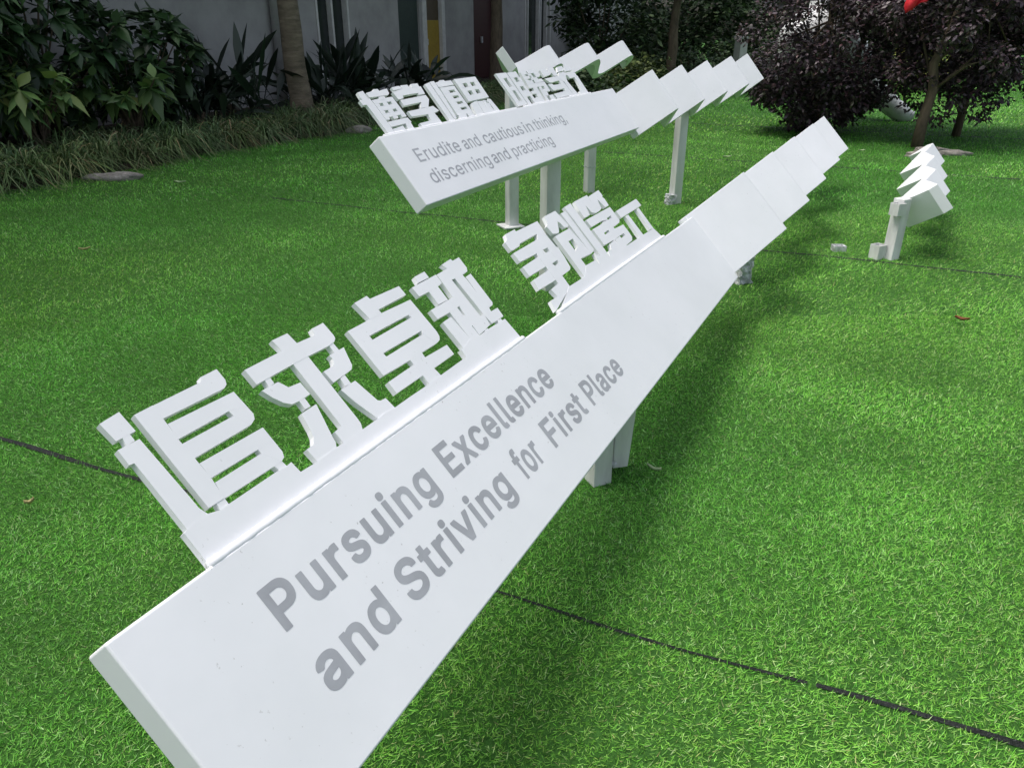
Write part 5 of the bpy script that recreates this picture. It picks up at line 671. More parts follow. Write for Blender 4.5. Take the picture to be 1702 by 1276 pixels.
obj('channel', bm, M['post'], t1, bevel=0.004)
bm = bmesh.new(); bmesh.ops.create_icosphere(bm, subdivisions=2, radius=0.011)
for v in bm.verts: v.co = v.co * random.uniform(.8, 1.2) + Vector((0.355, 2.31, 0.065))
obj('weld_spot', bm, M['foil'], t1)
post('support_post', 1.36, 4.66, -0.05, 0.22, 0.08, t1, 0.44, under=(F1, 0.0))
foil(1.42, 4.61, 0.10, 0.17, t1)

# --- the sign behind it
L2, W2 = 3.1648, 0.3678
t2 = thing('slogan_sign', (0.22, 4.47, 0), 'shorter white tilted sign behind lettered Erudite and cautious in thinking', 'sign')
panel('panel', F2, L2, W2, 0.075, t2)
ribbon('wave_tail', F2, [(3.152, -0.03), (3.19, -0.05), (3.50, 0.25), (4.10, -0.055), (4.42, 0.25), (5.10, -0.06), (5.42, 0.25), (6.22, -0.06), (6.60, 0.255), (7.38, -0.05), (7.62, 0.25), (7.64, 0.10)],
       [0, 0.01, 0.05, 0.01, 0.05, 0.01, 0.05, 0.01, 0.05, 0.01, 0.02, 0], -0.04, -0.04 - W2, 0.055, t2)
for key in ('bo', 'xue', 'shen', 'si', 'ming', 'bian', 'du', 'xing'):
    plates('raised_character', F2, GLYPHS_BACK[key], t2, -TP, 0.015)
weld(F2, 0.06, 1.44, 0.003, -0.012, 0.007, t2)
weld(F2, 1.55, 2.70, 0.003, -0.012, 0.007, t2)
for word, a, b, base in (('Erudite', .166, .566, -.166), ('and', .605, .782, -.166), ('cautious', .83, 1.315, -.166), ('in', 1.346, 1.456, -.166), ('thinking,', 1.49, 1.978, -.166),
                         ('discerning', .16, .752, -.283), ('and', .785, .982, -.283), ('practicing', 1.032, 1.59, -.283)):
    lettering(F2, word, a, b, base, 0.071, LETTERS_LIGHT, t2)
post('support_post', 0.22, 4.48, -0.05, 0.86, 0.088, t2, 0.44, under=(F2, -0.072))
post('support_post', 1.46, 6.95, -0.05, 0.93, 0.082, t2, 0.44, under=(F2, -0.07))
foil(1.41, 6.915, 0.075, 0.085, t2)

# --- two short folded ribbons
t3 = thing('wave_sculpture', (2.59, 5.13, 0), 'small white folded ribbon sculpture on one low post at right of the lawn', 'sculpture', 'short folded ribbon sculptures')
ribbon('ribbon', F3, [(0.0, 0.0), (0.44, -0.075), (0.63, 0.0), (1.10, -0.075), (1.30, 0.0), (1.88, -0.075), (2.12, 0.0), (2.24, -0.05)],
       [0, 0.012, 0.012, 0.012, 0.012, 0.012, 0.012, 0], 0.0, -0.190, 0.066, t3,
       back=[(-0.01, -0.062), (0.20, -0.31), (0.57, -0.095), (0.80, -0.30), (1.24, -0.095), (1.50, -0.29), (2.06, -0.10), (2.24, -0.22)])
post('support_post', 2.585, 5.135, -0.05, 0.40, 0.08, t3, 0.5, lean=(0.03, 0.05))
stub(2.50, 5.15, 0.0, 0.075, 0.095, t3, 0.45)
stub(2.565, 5.13, 0.30, 0.07, 0.08, t3, 0.45)

t4 = thing('wave_sculpture', (-0.01, 6.04, 0), 'white curled ribbon sculpture on two tall posts behind the Erudite sign', 'sculpture', 'short folded ribbon sculptures')
ribbon('ribbon', F4, [(0.0, 0.0), (0.48, -0.235), (0.62, -0.20), (0.86, 0.0), (1.02, -0.06), (1.28, -0.235), (1.42, -0.23), (1.76, 0.0), (1.92, -0.05), (2.28, -0.255), (2.42, -0.25), (2.74, 0.01), (2.93, -0.05), (3.02, -0.16)],
       [0, 0.1, 0.1, 0.12, 0.12, 0.08, 0.08, 0.12, 0.12, 0.08, 0.06, 0.12, 0.1, 0], 0.0, -0.182, 0.075, t4)
post('support_post', 0.0, 6.06, -0.05, 1.16, 0.082, t4, 0.44, under=(F4, -0.14))
bm = bmesh.new(); box(bm, (-0.01, 6.04, 0.012), (0.17, 0.17, 0.012), 0.44); obj('base_plate', bm, M['post'], t4, bevel=0.002)
post('support_post', 0.735, 7.45, -0.05, 1.10, 0.082, t4, 0.44, under=(F4, -0.22))
for z in (0.24, 0.55):
    bm = bmesh.new(); box(bm, (0.735, 7.45, z), (0.086, 0.086, 0.012), 0.44); obj('joint_band', bm, M['foil'], t4)
# ---------------------------------------------------------------- the border: bed, grasses, shrubs
bm = bmesh.new()
rows = []
for t in np.arange(-6, 26, 0.35):
    w = float(border_wave(t))
    rows.append([bm.verts.new((*border(t, w), 0.0)), bm.verts.new((*border(t, w - 0.04), 0.05)), bm.verts.new((*border(t, -1.2), 0.10)), bm.verts.new((*border(t, -4.5), 0.10))])
for a, b in zip(rows, rows[1:]):
    for k in range(3): bm.faces.new((a[k], a[k + 1], b[k + 1], b[k]))
tag(obj('planting_bed', bm, M['soil']), kind='structure')

def border_grass():
    # mounds of arching strap leaves, each fanning out of its own crown
    T, O, K = [], [], []
    t = -2.5
    while t < 22.5:
        for row in range(4):
            T.append(t + random.uniform(-.12, .12)); O.append(-0.20 - 0.33 * row + random.uniform(-.09, .09))
        t += random.uniform(0.24, 0.36)
    T, O = np.array(T), np.array(O)
    O = O + border_wave(T)
    n = len(T)
    tn = 110
    C0 = np.stack([HP[0] + GD[0] * T + GN[0] * O, HP[1] + GD[1] * T + GN[1] * O, np.full(n, 0.05)], 1)
    P = np.repeat(C0, tn, 0) + rng.normal(0, 0.045, (n * tn, 3)) * np.array([1, 1, 0.3])
    m = len(P)
    far = np.repeat(np.clip((T - 4) / 10, 0, 1), tn)
    sz = np.repeat(rng.uniform(0.72, 1.2, n), tn)
    az = np.repeat(rng.uniform(0, 6.28, n), tn) + rng.normal(0, 1.5, m)
    el = np.clip(rng.normal(1.02, 0.24, m), 0.35, 1.5)
    d = np.stack([np.cos(az) * np.cos(el), np.sin(az) * np.cos(el), np.sin(el)], 1)
    d = unit(d + np.concatenate([GN * 0.22 + GD * 0.05, [0.0]])[None])
    side = unit(np.cross(d, np.array([0, 0, 1.0]) + rng.normal(0, 0.2, (m, 3))))
    tone = np.repeat(rng.uniform(0.7, 1.35, (n, 1)), tn, 0) * np.repeat(np.stack([rng.uniform(0.92, 1.18, n), np.ones(n), rng.uniform(0.85, 1.1, n)], 1), tn, 0)
    c = pick(m, [(0.076, 0.135, 0.048), (0.110, 0.180, 0.068), (0.20, 0.26, 0.130), (0.25, 0.215, 0.12), (0.042, 0.078, 0.030)], [0.36, 0.27, 0.14, 0.05, 0.18], 0.2) * tone
    V, F, C = strips(P, d, side, rng.uniform(0.62, 1.12, m) * sz, 0.0105 + 0.006 * far, [0.7, 1, 1, 0.9, 0.6, 0.1], rng.uniform(0.72, 1.15, m), c)
    V[:, 2] = np.maximum(V[:, 2], 0.012)
    o = link('border_grass', np_mesh(V, F, C), M['dull_leaf'], None, smooth=True)
    tag(o, 'dark arching strap-leaved border grass edging the lawn', 'ground cover', kind='stuff')
border_grass()

def big_leaf_shrub(t, off, h, r, n_whorl, size, cols, wts, label, low=0.25):
    x, y = border(t, off)
    root = thing('leafy_shrub', (x, y, 0.08), label, 'shrub', 'broad-leaved shrubs in the border')
    bm = bmesh.new()
    W = []
    for k in range(n_whorl):
        v = rand_dirs(1)[0]
        rr = random.uniform(0.45, 1.0) ** 0.6
        p = np.array([x, y, low + (h - low) / 2]) + v * np.array([r, r, (h - low) / 2]) * rr
        W.append((p, unit(v + np.array([0.2, -0.15, 0.55]))))
    for p, v in W[:26]:
        mid = Vector((x + (p[0] - x) * 0.35, y + (p[1] - y) * 0.35, p[2] * 0.55))
        tube(bm, [(x + random.uniform(-.1, .1), y + random.uniform(-.1, .1), 0.02), mid, Vector(p)], [0.016, 0.012, 0.007], 6)
    obj('stem', bm, M['bark'], root, smooth=True)
    B, D, SZ = [], [], []
    for p, v in W:
        k = random.randint(6, 9)
        a = unit(np.cross(v, np.array([0.3, 0.5, 0.8]))); b = np.cross(v, a)
        s = size * random.uniform(0.7, 1.2)
        for i in range(k):
            th = 2 * math.pi * (i + random.uniform(-.25, .25)) / k
            e = random.uniform(0.15, 0.75)
            B.append(p + rng.normal(0, 0.012, 3)); SZ.append(s * random.uniform(0.75, 1.15))
            D.append((a * math.cos(th) + b * math.sin(th)) * math.cos(e) + v * math.sin(e))
    B, D, SZ = np.array(B), unit(np.array(D)), np.array(SZ)
    m = len(B)
    side = unit(np.cross(D, np.array([0, 0, 1.0]) + rng.normal(0, 0.25, (m, 3))))
    V, F, C = strips(B, D, side, SZ, SZ * rng.uniform(0.40, 0.52, m), [0.06, 0.55, 0.95, 1.0, 0.72, 0.30, 0.02], rng.uniform(0.15, 0.55, m), pick(m, cols, wts, 0.2), fold=0.22)
    link('foliage', np_mesh(V, F, C), M['leaf'], root, smooth=True)

DK = [(0.035, 0.070, 0.030), (0.055, 0.11, 0.042), (0.085, 0.15, 0.055), (0.022, 0.042, 0.020)]
LT = [(0.13, 0.23, 0.07), (0.19, 0.29, 0.09), (0.26, 0.34, 0.10), (0.08, 0.15, 0.05)]
YL = [(0.36, 0.42, 0.10), (0.28, 0.36, 0.09), (0.19, 0.27, 0.07)]
big_leaf_shrub(0.55, -1.75, 2.9, 1.05, 250, 0.24, DK, [.35, .3, .15, .2], 'tall dark broad-leaved shrub at the far left of the border')
big_leaf_shrub(1.9, -1.95, 2.9, 1.05, 250, 0.23, DK, [.3, .33, .2, .17], 'tall glossy green shrub against the grey wall, second from left')
big_leaf_shrub(3.15, -1.7, 1.75, 0.85, 150, 0.23, DK, [.35, .3, .15, .2], 'lower dark shrub with long drooping leaves left of the sword-leaved plants')
big_leaf_shrub(1.25, -1.15, 1.0, 0.5, 24, 0.24, LT, [.35, .3, .15, .2], 'light green leaf rosettes rising just above the border grass', low=0.55)
big_leaf_shrub(2.55, -1.2, 1.1, 0.55, 24, 0.25, LT, [.45, .2, .1, .25], 'pale green drooping leaf rosettes right of the light green ones', low=0.55)
big_leaf_shrub(0.05, -0.95, 1.15, 0.3, 7, 0.22, YL, [.4, .35, .25], 'yellow-green leaf rosettes at the left edge of the photo', low=0.8)

def sword_plant(t, off, n, L, w, label, tilt=0.55):
    x, y = border(t, off)
    root = thing('sword_plant', (x, y, 0.08), label, 'plant', 'dark sword-leaved plants in the border')
    az = rng.uniform(0, 2 * math.pi, n)
    el = rng.uniform(0.5, 1.45, n)
    D = np.stack([np.cos(az) * np.cos(el), np.sin(az) * np.cos(el), np.sin(el)], 1)
    B = np.array([x, y, 0.12]) + rng.normal(0, 0.26, (n, 3)) * np.array([1, 1, 0.35]) + np.array([0, 0, 0.15])
    side = unit(np.cross(D, np.array([0, 0, 1.0]) + rng.normal(0, 0.5, (n, 3))))
    ln = L * rng.uniform(0.65, 1.2, n)
    c = pick(n, [(0.012, 0.022, 0.013), (0.020, 0.036, 0.022), (0.045, 0.062, 0.045), (0.10, 0.115, 0.095)], [.4, .35, .19, .06], 0.2)
    V, F, C = strips(B, D, side, ln, w * rng.uniform(0.7, 1.2, n), [0.12, 0.16, 0.55, 0.92, 1.0, 0.62, 0.02], rng.uniform(0.1, 0.75, n), c, fold=0.22)
    V[:, 2] = np.maximum(V[:, 2], 0.08)
    link('leaves', np_mesh(V, F, C), M['leaf'], root, smooth=True)
    bm = bmesh.new(); tube(bm, [(x, y, 0.0), (x, y, 0.34)], [0.12, 0.08], 8, 0.1); obj('stump', bm, M['bark'], root)
sword_plant(3.75, -1.35, 70, 1.05, 0.11, 'dark strap-leaved plant at the right end of the leafy shrubs')
sword_plant(4.75, -1.75, 85, 1.25, 0.11, 'dark strap-leaved clump left of the bare tree trunk')
sword_plant(6.5, -1.35, 85, 1.15, 0.12, 'dark strap-leaved clump just right of the bare tree trunk')
sword_plant(7.7, -1.75, 85, 1.3, 0.13, 'tall dark strap-leaved clump under the grey wall with the tall window')
sword_plant(8.9, -1.15, 70, 1.0, 0.13, 'dark strap-leaved clump behind the first raised characters of the Erudite sign')

# tree with the bare ringed trunk; its crown spreads above the frame and shades the border
def shade_tree(x, y, h, r, lean, label, crown_r, crown_z, cols, wts, trunk_m, per=34, nclump=44, size=0.17, flat=0.45):
    root = thing('tree', (x, y, 0), label, 'tree')
    bm = bmesh.new()
    top = Vector((x + lean[0], y + lean[1], h))
    pts = [Vector((x, y, -0.05)).lerp(top, k / 10) + Vector((random.uniform(-.02, .02), random.uniform(-.02, .02), 0)) for k in range(11)]
    tube(bm, pts, [r * (1.18 - 0.5 * k / 10) + (0.05 if k == 0 else 0) for k in range(11)], 14, 0.05)
    obj('trunk', bm, M[trunk_m], root, smooth=True)
    bm = bmesh.new()
    C = []
    for k in range(nclump):
        v = rand_dirs(1, -0.5, 1.0)[0]
        rr = random.uniform(0.35, 1.0)
        C.append((x + lean[0] + v[0] * crown_r * rr, y + lean[1] + v[1] * crown_r * rr, crown_z + v[2] * crown_r * flat * rr, random.uniform(0.4, 0.75)))
    for c_ in C[:14]:
        m_ = top.lerp(Vector(c_[:3]), 0.5) + Vector((0, 0, 0.25))
        tube(bm, [top - Vector((0, 0, 0.3)), m_, Vector(c_[:3])], [r * 0.45, r * 0.28, r * 0.1], 7)
    obj('limb', bm, M['bark'], root, smooth=True)
    leaf_cloud('crown', M['leaf'], root, C, per, size, 0.42, cols, wts)
shade_tree(*border(5.5, -1.05), 4.6, 0.155, (-0.1, 0.2), 'tree with a bare ringed brown trunk standing in the border', 3.0, 5.2, DK, [.3, .35, .2, .15], 'palm_bark')
shade_tree(*border(13.5, -1.9), 4.8, 0.14, (0.1, 0.1), 'added leafy green tree whose crown, above the frame, shades the far end of the border', 2.8, 5.0, DK, [.3, .35, .2, .15], 'bark')  # tree added for the shade of its out-of-view crown
shade_tree(3.72, 19.6, 2.5, 0.115, (0.08, 0.1), 'slim grey-brown tree with yellowish green leaves behind the curled ribbon', 1.4, 2.9, [(0.10, 0.15, 0.035), (0.065, 0.11, 0.03), (0.16, 0.20, 0.05), (0.03, 0.055, 0.02)], [.3, .35, .15, .2], 'bark', per=50, nclump=44, size=0.13, flat=0.75)

def stone(name, px, py, d, label, h=0.09, rz=0.3, group=None):
    bm = bmesh.new()
    bmesh.ops.create_icosphere(bm, subdivisions=3, radius=1.0)
    ph = random.uniform(0, 9)
    for v in bm.verts:
        q = v.co.copy()
        k = 1 + 0.13 * math.sin(q.x * 4 + ph) + 0.10 * math.sin(q.y * 5.3 + 2 * ph) + 0.07 * math.sin(q.z * 7 + q.x * 6 + ph)
        v.co = Vector((px, py, h * 0.35)) + Matrix.Rotation(rz, 3, 'Z') @ Vector((q.x * d[0] * k, q.y * d[1] * k, max(-0.9, min(0.62, q.z)) * h * k))
    tag(obj(name, bm, M['stone'], None, smooth=True), label, 'stone', group)
stone('edging_stone', -4.10, 8.10, (0.29, 0.10), 'long flat grey stone lying where the border grass meets the lawn', 0.07, 0.12, 'stones along the border')
stone('edging_stone', -2.26, 11.9, (0.19, 0.10), 'small rounded stone at the foot of the first raised characters of the Erudite sign', 0.10, 0.2, 'stones along the border')

# ---------------------------------------------------------------- building behind the border
FD, FN = np.array([0.4335, 0.901]), np.array([0.901, -0.4335])
FP = np.array([-7.6, 8.8])
def fpt(t, off, z):
    p = FP + FD * t + FN * off
    return Vector((p[0], p[1], z))
def slab(bm, t0, t1, z0, z1, o0, o1):
    hexa(bm, [fpt(t0, o0, z0), fpt(t1, o0, z0), fpt(t1, o1, z0), fpt(t0, o1, z0), fpt(t0, o0, z1), fpt(t1, o0, z1), fpt(t1, o1, z1), fpt(t0, o1, z1)])
def part(name, m, par, *a, bevel=0.0):
    bm = bmesh.new(); slab(bm, *a); return obj(name, bm, M[m], par, bevel=bevel)
bl = thing('building', fpt(10, 0, 0), 'grey rendered building behind the border with doors and tall windows', 'building')
HT = 13.0  # upper storeys out of view, height raised to darken the left lawn
# openings (t0, t1, z0, z1); the wall is built round them
OPEN = [(8.7, 9.75, 0.4, 2.7), (11.61, 12.50, 0.15, 3.0), (12.62, 13.66, 0.1, 2.6), (15.19, 16.48, 0.1, 2.6), (18.40, 20.35, 0.45, 2.7), (23.2, 24.3, 0.75, 1.72)]
bm = bmesh.new()
cuts = sorted({-9.0, 30.0, *[o[0] for o in OPEN], *[o[1] for o in OPEN]})
for a, b in zip(cuts, cuts[1:]):
    op = [o for o in OPEN if o[0] <= a + 1e-6 and o[1] >= b - 1e-6]
    if op:
        slab(bm, a, b, -0.1, op[0][2], -0.25, 0.0)
        slab(bm, a, b, op[0][3], HT, -0.25, 0.0)
    else:
        slab(bm, a, b, -0.1, HT, -0.25, 0.0)
bmesh.ops.remove_doubles(bm, verts=bm.verts, dist=0.0005)
wall = obj('wall', bm, M['concrete'], bl)
bm = bmesh.new(); slab(bm, -9.1, 30.1, HT + 0.002, HT + 0.25, -8.0, 0.7); obj('roof', bm, M['pale_concrete'], bl)
bm = bmesh.new(); slab(bm, -9, 30, -0.1, HT, -7.9, -7.6); obj('rear_wall', bm, M['concrete'], bl)
def glazed(t0, t1, z0, z1, mull, fr=0.055):
    w = part('window', 'glass', bl, t0 + 0.002, t1 - 0.002, z0 + 0.002, z1 - 0.002, -0.14, -0.12)
    bm = bmesh.new()
    slab(bm, t0 + .001, t0 + fr, z0 + .001, z1 - .001, -0.115, 0.02); slab(bm, t1 - fr, t1 - .001, z0 + .001, z1 - .001, -0.115, 0.02)
    slab(bm, t0 + fr + .001, t1 - fr - .001, z1 - fr, z1 - .001, -0.114, 0.018); slab(bm, t0 + fr + .001, t1 - fr - .001, z0 + .001, z0 + fr, -0.114, 0.018)
    for k in mull: slab(bm, t0 + (t1 - t0) * k - 0.028, t0 + (t1 - t0) * k + 0.028, z0 + fr + .001, z1 - fr - .001, -0.113, 0.0)
    obj('frame', bm, M['frame'], w)
glazed(8.7, 9.75, 0.4, 2.7, [0.5])
part('panel', 'green_panel', bl, 11.612, 12.498, 0.152, 2.998, -0.10, -0.05)
glazed(18.40, 20.35, 0.45, 2.7, [0.13, 0.55, 0.62, 0.86])
# ochre door between white jambs
d1 = part('door', 'yellow', bl, 12.80, 13.50, 0.102, 1.55, -0.12, -0.07)
part('upper_panel', 'brown', d1, 12.80, 13.50, 1.553, 2.53, -0.12, -0.075)
bm = bmesh.new(); slab(bm, 12.621, 12.795, 0.101, 2.595, -0.13, 0.025); slab(bm, 13.505, 13.659, 0.101, 2.595, -0.13, 0.025); slab(bm, 12.80, 13.50, 2.535, 2.598, -0.13, 0.02)
obj('frame', bm, M['frame'], d1)
bm = bmesh.new(); slab(bm, 12.86, 12.90, 1.0, 1.14, -0.07, -0.02); obj('handle', bm, M['foil'], d1)
d2 = part('door', 'maroon', bl, 15.195, 16.475, 0.102, 2.598, -0.16, -0.11)
d2['label'] = 'dark maroon double door'
bm = bmesh.new(); slab(bm, 15.78, 15.83, 1.0, 1.16, -0.11, -0.06); obj('handle', bm, M['foil'], d2)
# small white lattice
w = part('window', 'glass', bl, 23.202, 24.298, 0.752, 1.718, -0.14, -0.12)
bm = bmesh.new()
for k in range(4): slab(bm, 23.21 + k * 0.345, 23.26 + k * 0.345, 0.76, 1.71, -0.115, 0.01)
for k in range(6): slab(bm, 23.21, 24.295, 0.765 + k * 0.18, 0.80 + k * 0.18, -0.112, 0.006)
obj('lattice', bm, M['frame'], w)
# pipe down the wall
bm = bmesh.new(); tube(bm, [fpt(7.42, 0.09, 0.0), fpt(7.42, 0.09, 12.9)], [0.075, 0.075], 12)
obj('downpipe', bm, M['pale_concrete'], bl, smooth=True)

# ---------------------------------------------------------------- shrubs and hedge at the far end
def bush(name, x, y, r, h, cols, wts, label, size=0.12, per=60, n=26, m='dull_leaf', group='bushes at the far end of the garden', cat='bush'):
    root = thing(name, (x, y, 0), label, cat, group)
    C = []
    for k in range(n):
        v = rand_dirs(1, -0.9, 1)[0]
        rr = random.uniform(0.4, 1.0)
        C.append((x + v[0] * r * rr, y + v[1] * r * rr, h * 0.52 + v[2] * h * 0.42 * rr, random.uniform(0.25, 0.42) * max(1, r / 1.2)))
    bm = bmesh.new()
    for c_ in C[:9]: tube(bm, [(x, y, -0.03), (x * 0.6 + c_[0] * 0.4, y * 0.6 + c_[1] * 0.4, c_[2] * 0.5), c_[:3]], [0.03, 0.02, 0.01], 6)
    obj('stem', bm, M['bark'], root)
    leaf_cloud('foliage', M[m], root, C, per, size, 0.5, cols, wts)
DG = [(0.032, 0.062, 0.025), (0.055, 0.10, 0.038), (0.09, 0.14, 0.055), (0.02, 0.036, 0.017)]
OL = [(0.07, 0.10, 0.03), (0.10, 0.14, 0.04), (0.15, 0.19, 0.05), (0.035, 0.06, 0.02)]
bush('low_bush', 1.15, 15.4, 0.8, 0.75, DG, [.3, .35, .2, .15], 'low dark green bush below the tall white-framed window')
bush('low_bush', 2.0, 17.2, 0.9, 0.8, OL, [.35, .3, .1, .25], 'low olive green bush between the curled ribbon and the wave tail')
bush('low_bush', 3.0, 19.6, 1.0, 0.85, OL, [.4, .25, .1, .25], 'low olive bush at the foot of the slim grey-brown tree')
bush('low_bush', 4.6, 21.2, 1.1, 0.95, DG, [.3, .4, .15, .15], 'low dark bush beside the pale concrete pillar')
bush('tall_bush', 2.4, 22.6, 1.6, 3.4, DG, [.4, .3, .1, .2], 'tall dark bush covering the end of the grey building', size=0.17)
bush('tall_bush', 4.9, 24.0, 1.8, 3.8, DG, [.4, .3, .1, .2], 'tall dark bush behind the slim grey-brown tree', size=0.18)
bush('tall_bush', 7.8, 25.0, 1.9, 3.6, DG, [.35, .35, .1, .2], 'tall dark green bush behind the pale concrete pillar', size=0.18)
bush('tall_bush', 11.0, 26.0, 2.0, 3.8, DG, [.35, .3, .15, .2], 'tall dark bush seen between the two nearest purple trees', size=0.18)
bush('tall_bush', 14.2, 25.5, 2.1, 3.9, DG, [.35, .3, .15, .2], 'tall dark bush behind the rightmost purple tree', size=0.18)
bush('tall_bush', 17.6, 24.0, 2.2, 4.0, DG, [.35, .3, .15, .2], 'tall dark bush at the far right behind the lawn', size=0.18)
bush('tall_bush', 20.5, 21.0, 2.2, 4.0, DG, [.35, .3, .15, .2], 'tall dark bush outside the right edge of the photo', size=0.18)
bush('low_bush', 9.9, 20.0, 0.9, 1.15, [(0.30, 0.32, 0.07), (0.20, 0.26, 0.06), (0.12, 0.18, 0.05)], [.4, .35, .25], 'bright yellow-green bush glimpsed between the purple trees', size=0.11)

for (x, y, w_, l_) in ((6.4, 23.0, 1.3, 'low dark bush right of the pale concrete pillar'), (9.0, 24.0, 1.4, 'low dark bush seen past the left edge of the bushy purple tree'), (3.6, 23.4, 1.2, 'low dark bush filling the foot of the tall bushes behind the slim tree')):
    bush('low_bush', x, y, w_, 1.5, DG, [.35, .35, .15, .15], l_, size=0.15, per=80)
hg = thing('hedge', (9, 28.0, 0), 'long dark hedge closing off the far side of the lawn', 'hedge')
C = [(x_ + random.uniform(-.3, .3), 28.0 - 0.12 * (x_ - 9) + random.uniform(-.4, .4), z_ + random.uniform(-.15, .15), random.uniform(0.5, 0.7)) for x_ in np.arange(-1, 27, 0.75) for z_ in (0.35, 0.95, 1.6, 2.3)]
leaf_cloud('foliage', M['dull_leaf'], hg, C, 26, 0.22, 0.5, DG, [.35, .35, .15, .15])
pl = thing('pillar', (5.45, 20.0, 0), 'pale concrete pillar behind the wave tail of the Erudite sign', 'pillar')
bm = bmesh.new(); box(bm, (5.45, 20.0, 0.56), (0.22, 0.22, 1.16), 0.45); obj('shaft', bm, M['pale_concrete'], pl, bevel=0.01)
bm = bmesh.new(); box(bm, (5.45, 20.0, 1.175), (0.27, 0.27, 0.06), 0.45); obj('cap', bm, M['pale_concrete'], pl, bevel=0.008)

# ---------------------------------------------------------------- purple-leaved trees
PU = [(0.044, 0.030, 0.036), (0.068, 0.048, 0.058), (0.11, 0.086, 0.10), (0.050, 0.056, 0.038), (0.11, 0.058, 0.065)]
def purple_tree(x, y, crown, clumps, label, trunk_pts, r0, per, seed, skirt=0):
    random.seed(seed)
    root = thing('purple_tree', (x, y, 0), label, 'tree', 'purple-leaved trees on the lawn')
    bm = bmesh.new()
    tube(bm, trunk_pts, [r0 * (1.2 - 0.7 * k / (len(trunk_pts) - 1)) for k in range(len(trunk_pts))], 10, 0.08)
    obj('trunk', bm, M['bark'], root, smooth=True)
    (cx, cy, cz), (rx, ry, rz) = crown
    C = []
    while len(C) < clumps:
        v = rand_dirs(1)[0]
        rr = random.uniform(0.25, 1.0) ** 0.55
        z = v[2] * rr
        k = 1.0 if z > -0.25 else 1.0 - 0.22 * (-0.25 - z) / 0.75      # narrower towards its foot
        C.append((cx + v[0] * rx * rr * k, cy + v[1] * ry * rr * k, cz + z * rz, random.uniform(0.17, 0.30)))
    for k in range(skirt):                                          # foliage hanging down to the turf
        v = rand_dirs(1)[0]
        C.append((x + v[0] * 0.80 - 0.06, y + v[1] * 0.8, 0.62 + v[2] * 0.42, random.uniform(0.18, 0.28)))
    bm = bmesh.new()
    tp = [Vector(q) for q in trunk_pts]
    for c_ in C[::6]:
        s = tp[min(len(tp) - 1, max(1, int(len(tp) * random.uniform(0.35, 1))))]
        e = Vector(c_[:3])
        m_ = s.lerp(e, 0.5) + Vector((0, 0, 0.10))
        tube(bm, [s, m_, e], [r0 * 0.32, r0 * 0.2, r0 * 0.08], 6)
    obj('limb', bm, M['bark'], root, smooth=True)
    leaf_cloud('crown', M['purple_leaf'], root, C, per, 0.062, 0.60, PU, [.34, .3, .15, .13, .08], droop=0.35, zlo=-0.55, zhi=0.35)
purple_tree(4.45, 11.9, ((4.45, 11.9, 1.42), (1.27, 1.15, 1.42)), 122, 'bushy purple tree with foliage to the ground in front of the white sculpture',
            [(4.45, 11.9, -0.03), (4.47, 11.9, 0.4), (4.42, 11.95, 0.9), (4.5, 12.0, 1.5), (4.45, 12.0, 2.4)], 0.06, 235, 3, skirt=60)
purple_tree(5.28, 10.42, ((5.72, 10.75, 1.62), (1.2, 1.0, 1.3)), 130, 'purple tree with a bare lower trunk beside flat stones',
            [(5.28, 10.42, -0.03), (5.30, 10.44, 0.35), (5.36, 10.46, 0.7), (5.30, 10.46, 1.0), (5.42, 10.5, 1.35), (5.6, 10.6, 1.9), (5.75, 10.7, 2.6)], 0.062, 240, 4)
purple_tree(6.36, 11.5, ((6.75, 11.6, 1.55), (1.15, 1.1, 1.2)), 105, 'rightmost purple tree, its thin dark trunk behind the bare-trunked one',
            [(6.36, 11.5, -0.03), (6.38, 11.5, 0.4), (6.42, 11.55, 0.9), (6.5, 11.6, 1.5), (6.6, 11.6, 2.4)], 0.05, 230, 6)
purple_tree(5.25, 12.9, ((5.45, 12.7, 2.15), (0.9, 0.9, 0.95)), 80, 'purple tree at the back, filling the gap between the two nearest ones',
            [(5.25, 12.9, -0.03), (5.27, 12.9, 0.6), (5.35, 12.85, 1.2), (5.42, 12.8, 1.8), (5.5, 12.7, 2.6)], 0.045, 220, 8)
for (x, y, d, l, rz) in ((4.98, 9.62, (0.24, 0.08), 'flat grey-brown stone at the foot of the bare-trunked purple tree, the left one', 0.1), (5.42, 9.75, (0.22, 0.09), 'flat grey-brown stone behind the small folded ribbon sculpture, the right one', -0.2),
                         (5.28, 10.02, (0.26, 0.09), 'flat slab against the trunk of the bare-trunked purple tree', 0.05)):
    stone('flat_stone', x, y, d, l, 0.055, rz, 'flat stones under the purple tree')

# red cloth caught in the branches
bm = bmesh.new()
rows = []
for i in range(9):
    t = i / 8
    rows.append([bm.verts.new((4.50 + 0.26 * u - 0.10 * t + 0.02 * math.sin(7 * t + 5 * u), 9.62 + 0.05 * math.sin(9 * u + 4 * t), 1.86 - 0.30 * t * (1 - 0.45 * u) + 0.02 * math.sin(11 * u))) for u in np.linspace(0, 1, 8)])
for a, b in zip(rows, rows[1:]):
    for k in range(7): bm.faces.new((a[k], a[k + 1], b[k + 1], b[k]))
o = obj('red_cloth', bm, M['red'], None, smooth=True)
s_ = o.modifiers.new('thick', 'SOLIDIFY'); s_.thickness = 0.004
tag(o, 'bright red cloth hanging in the purple branches at the top of the photo', 'cloth')

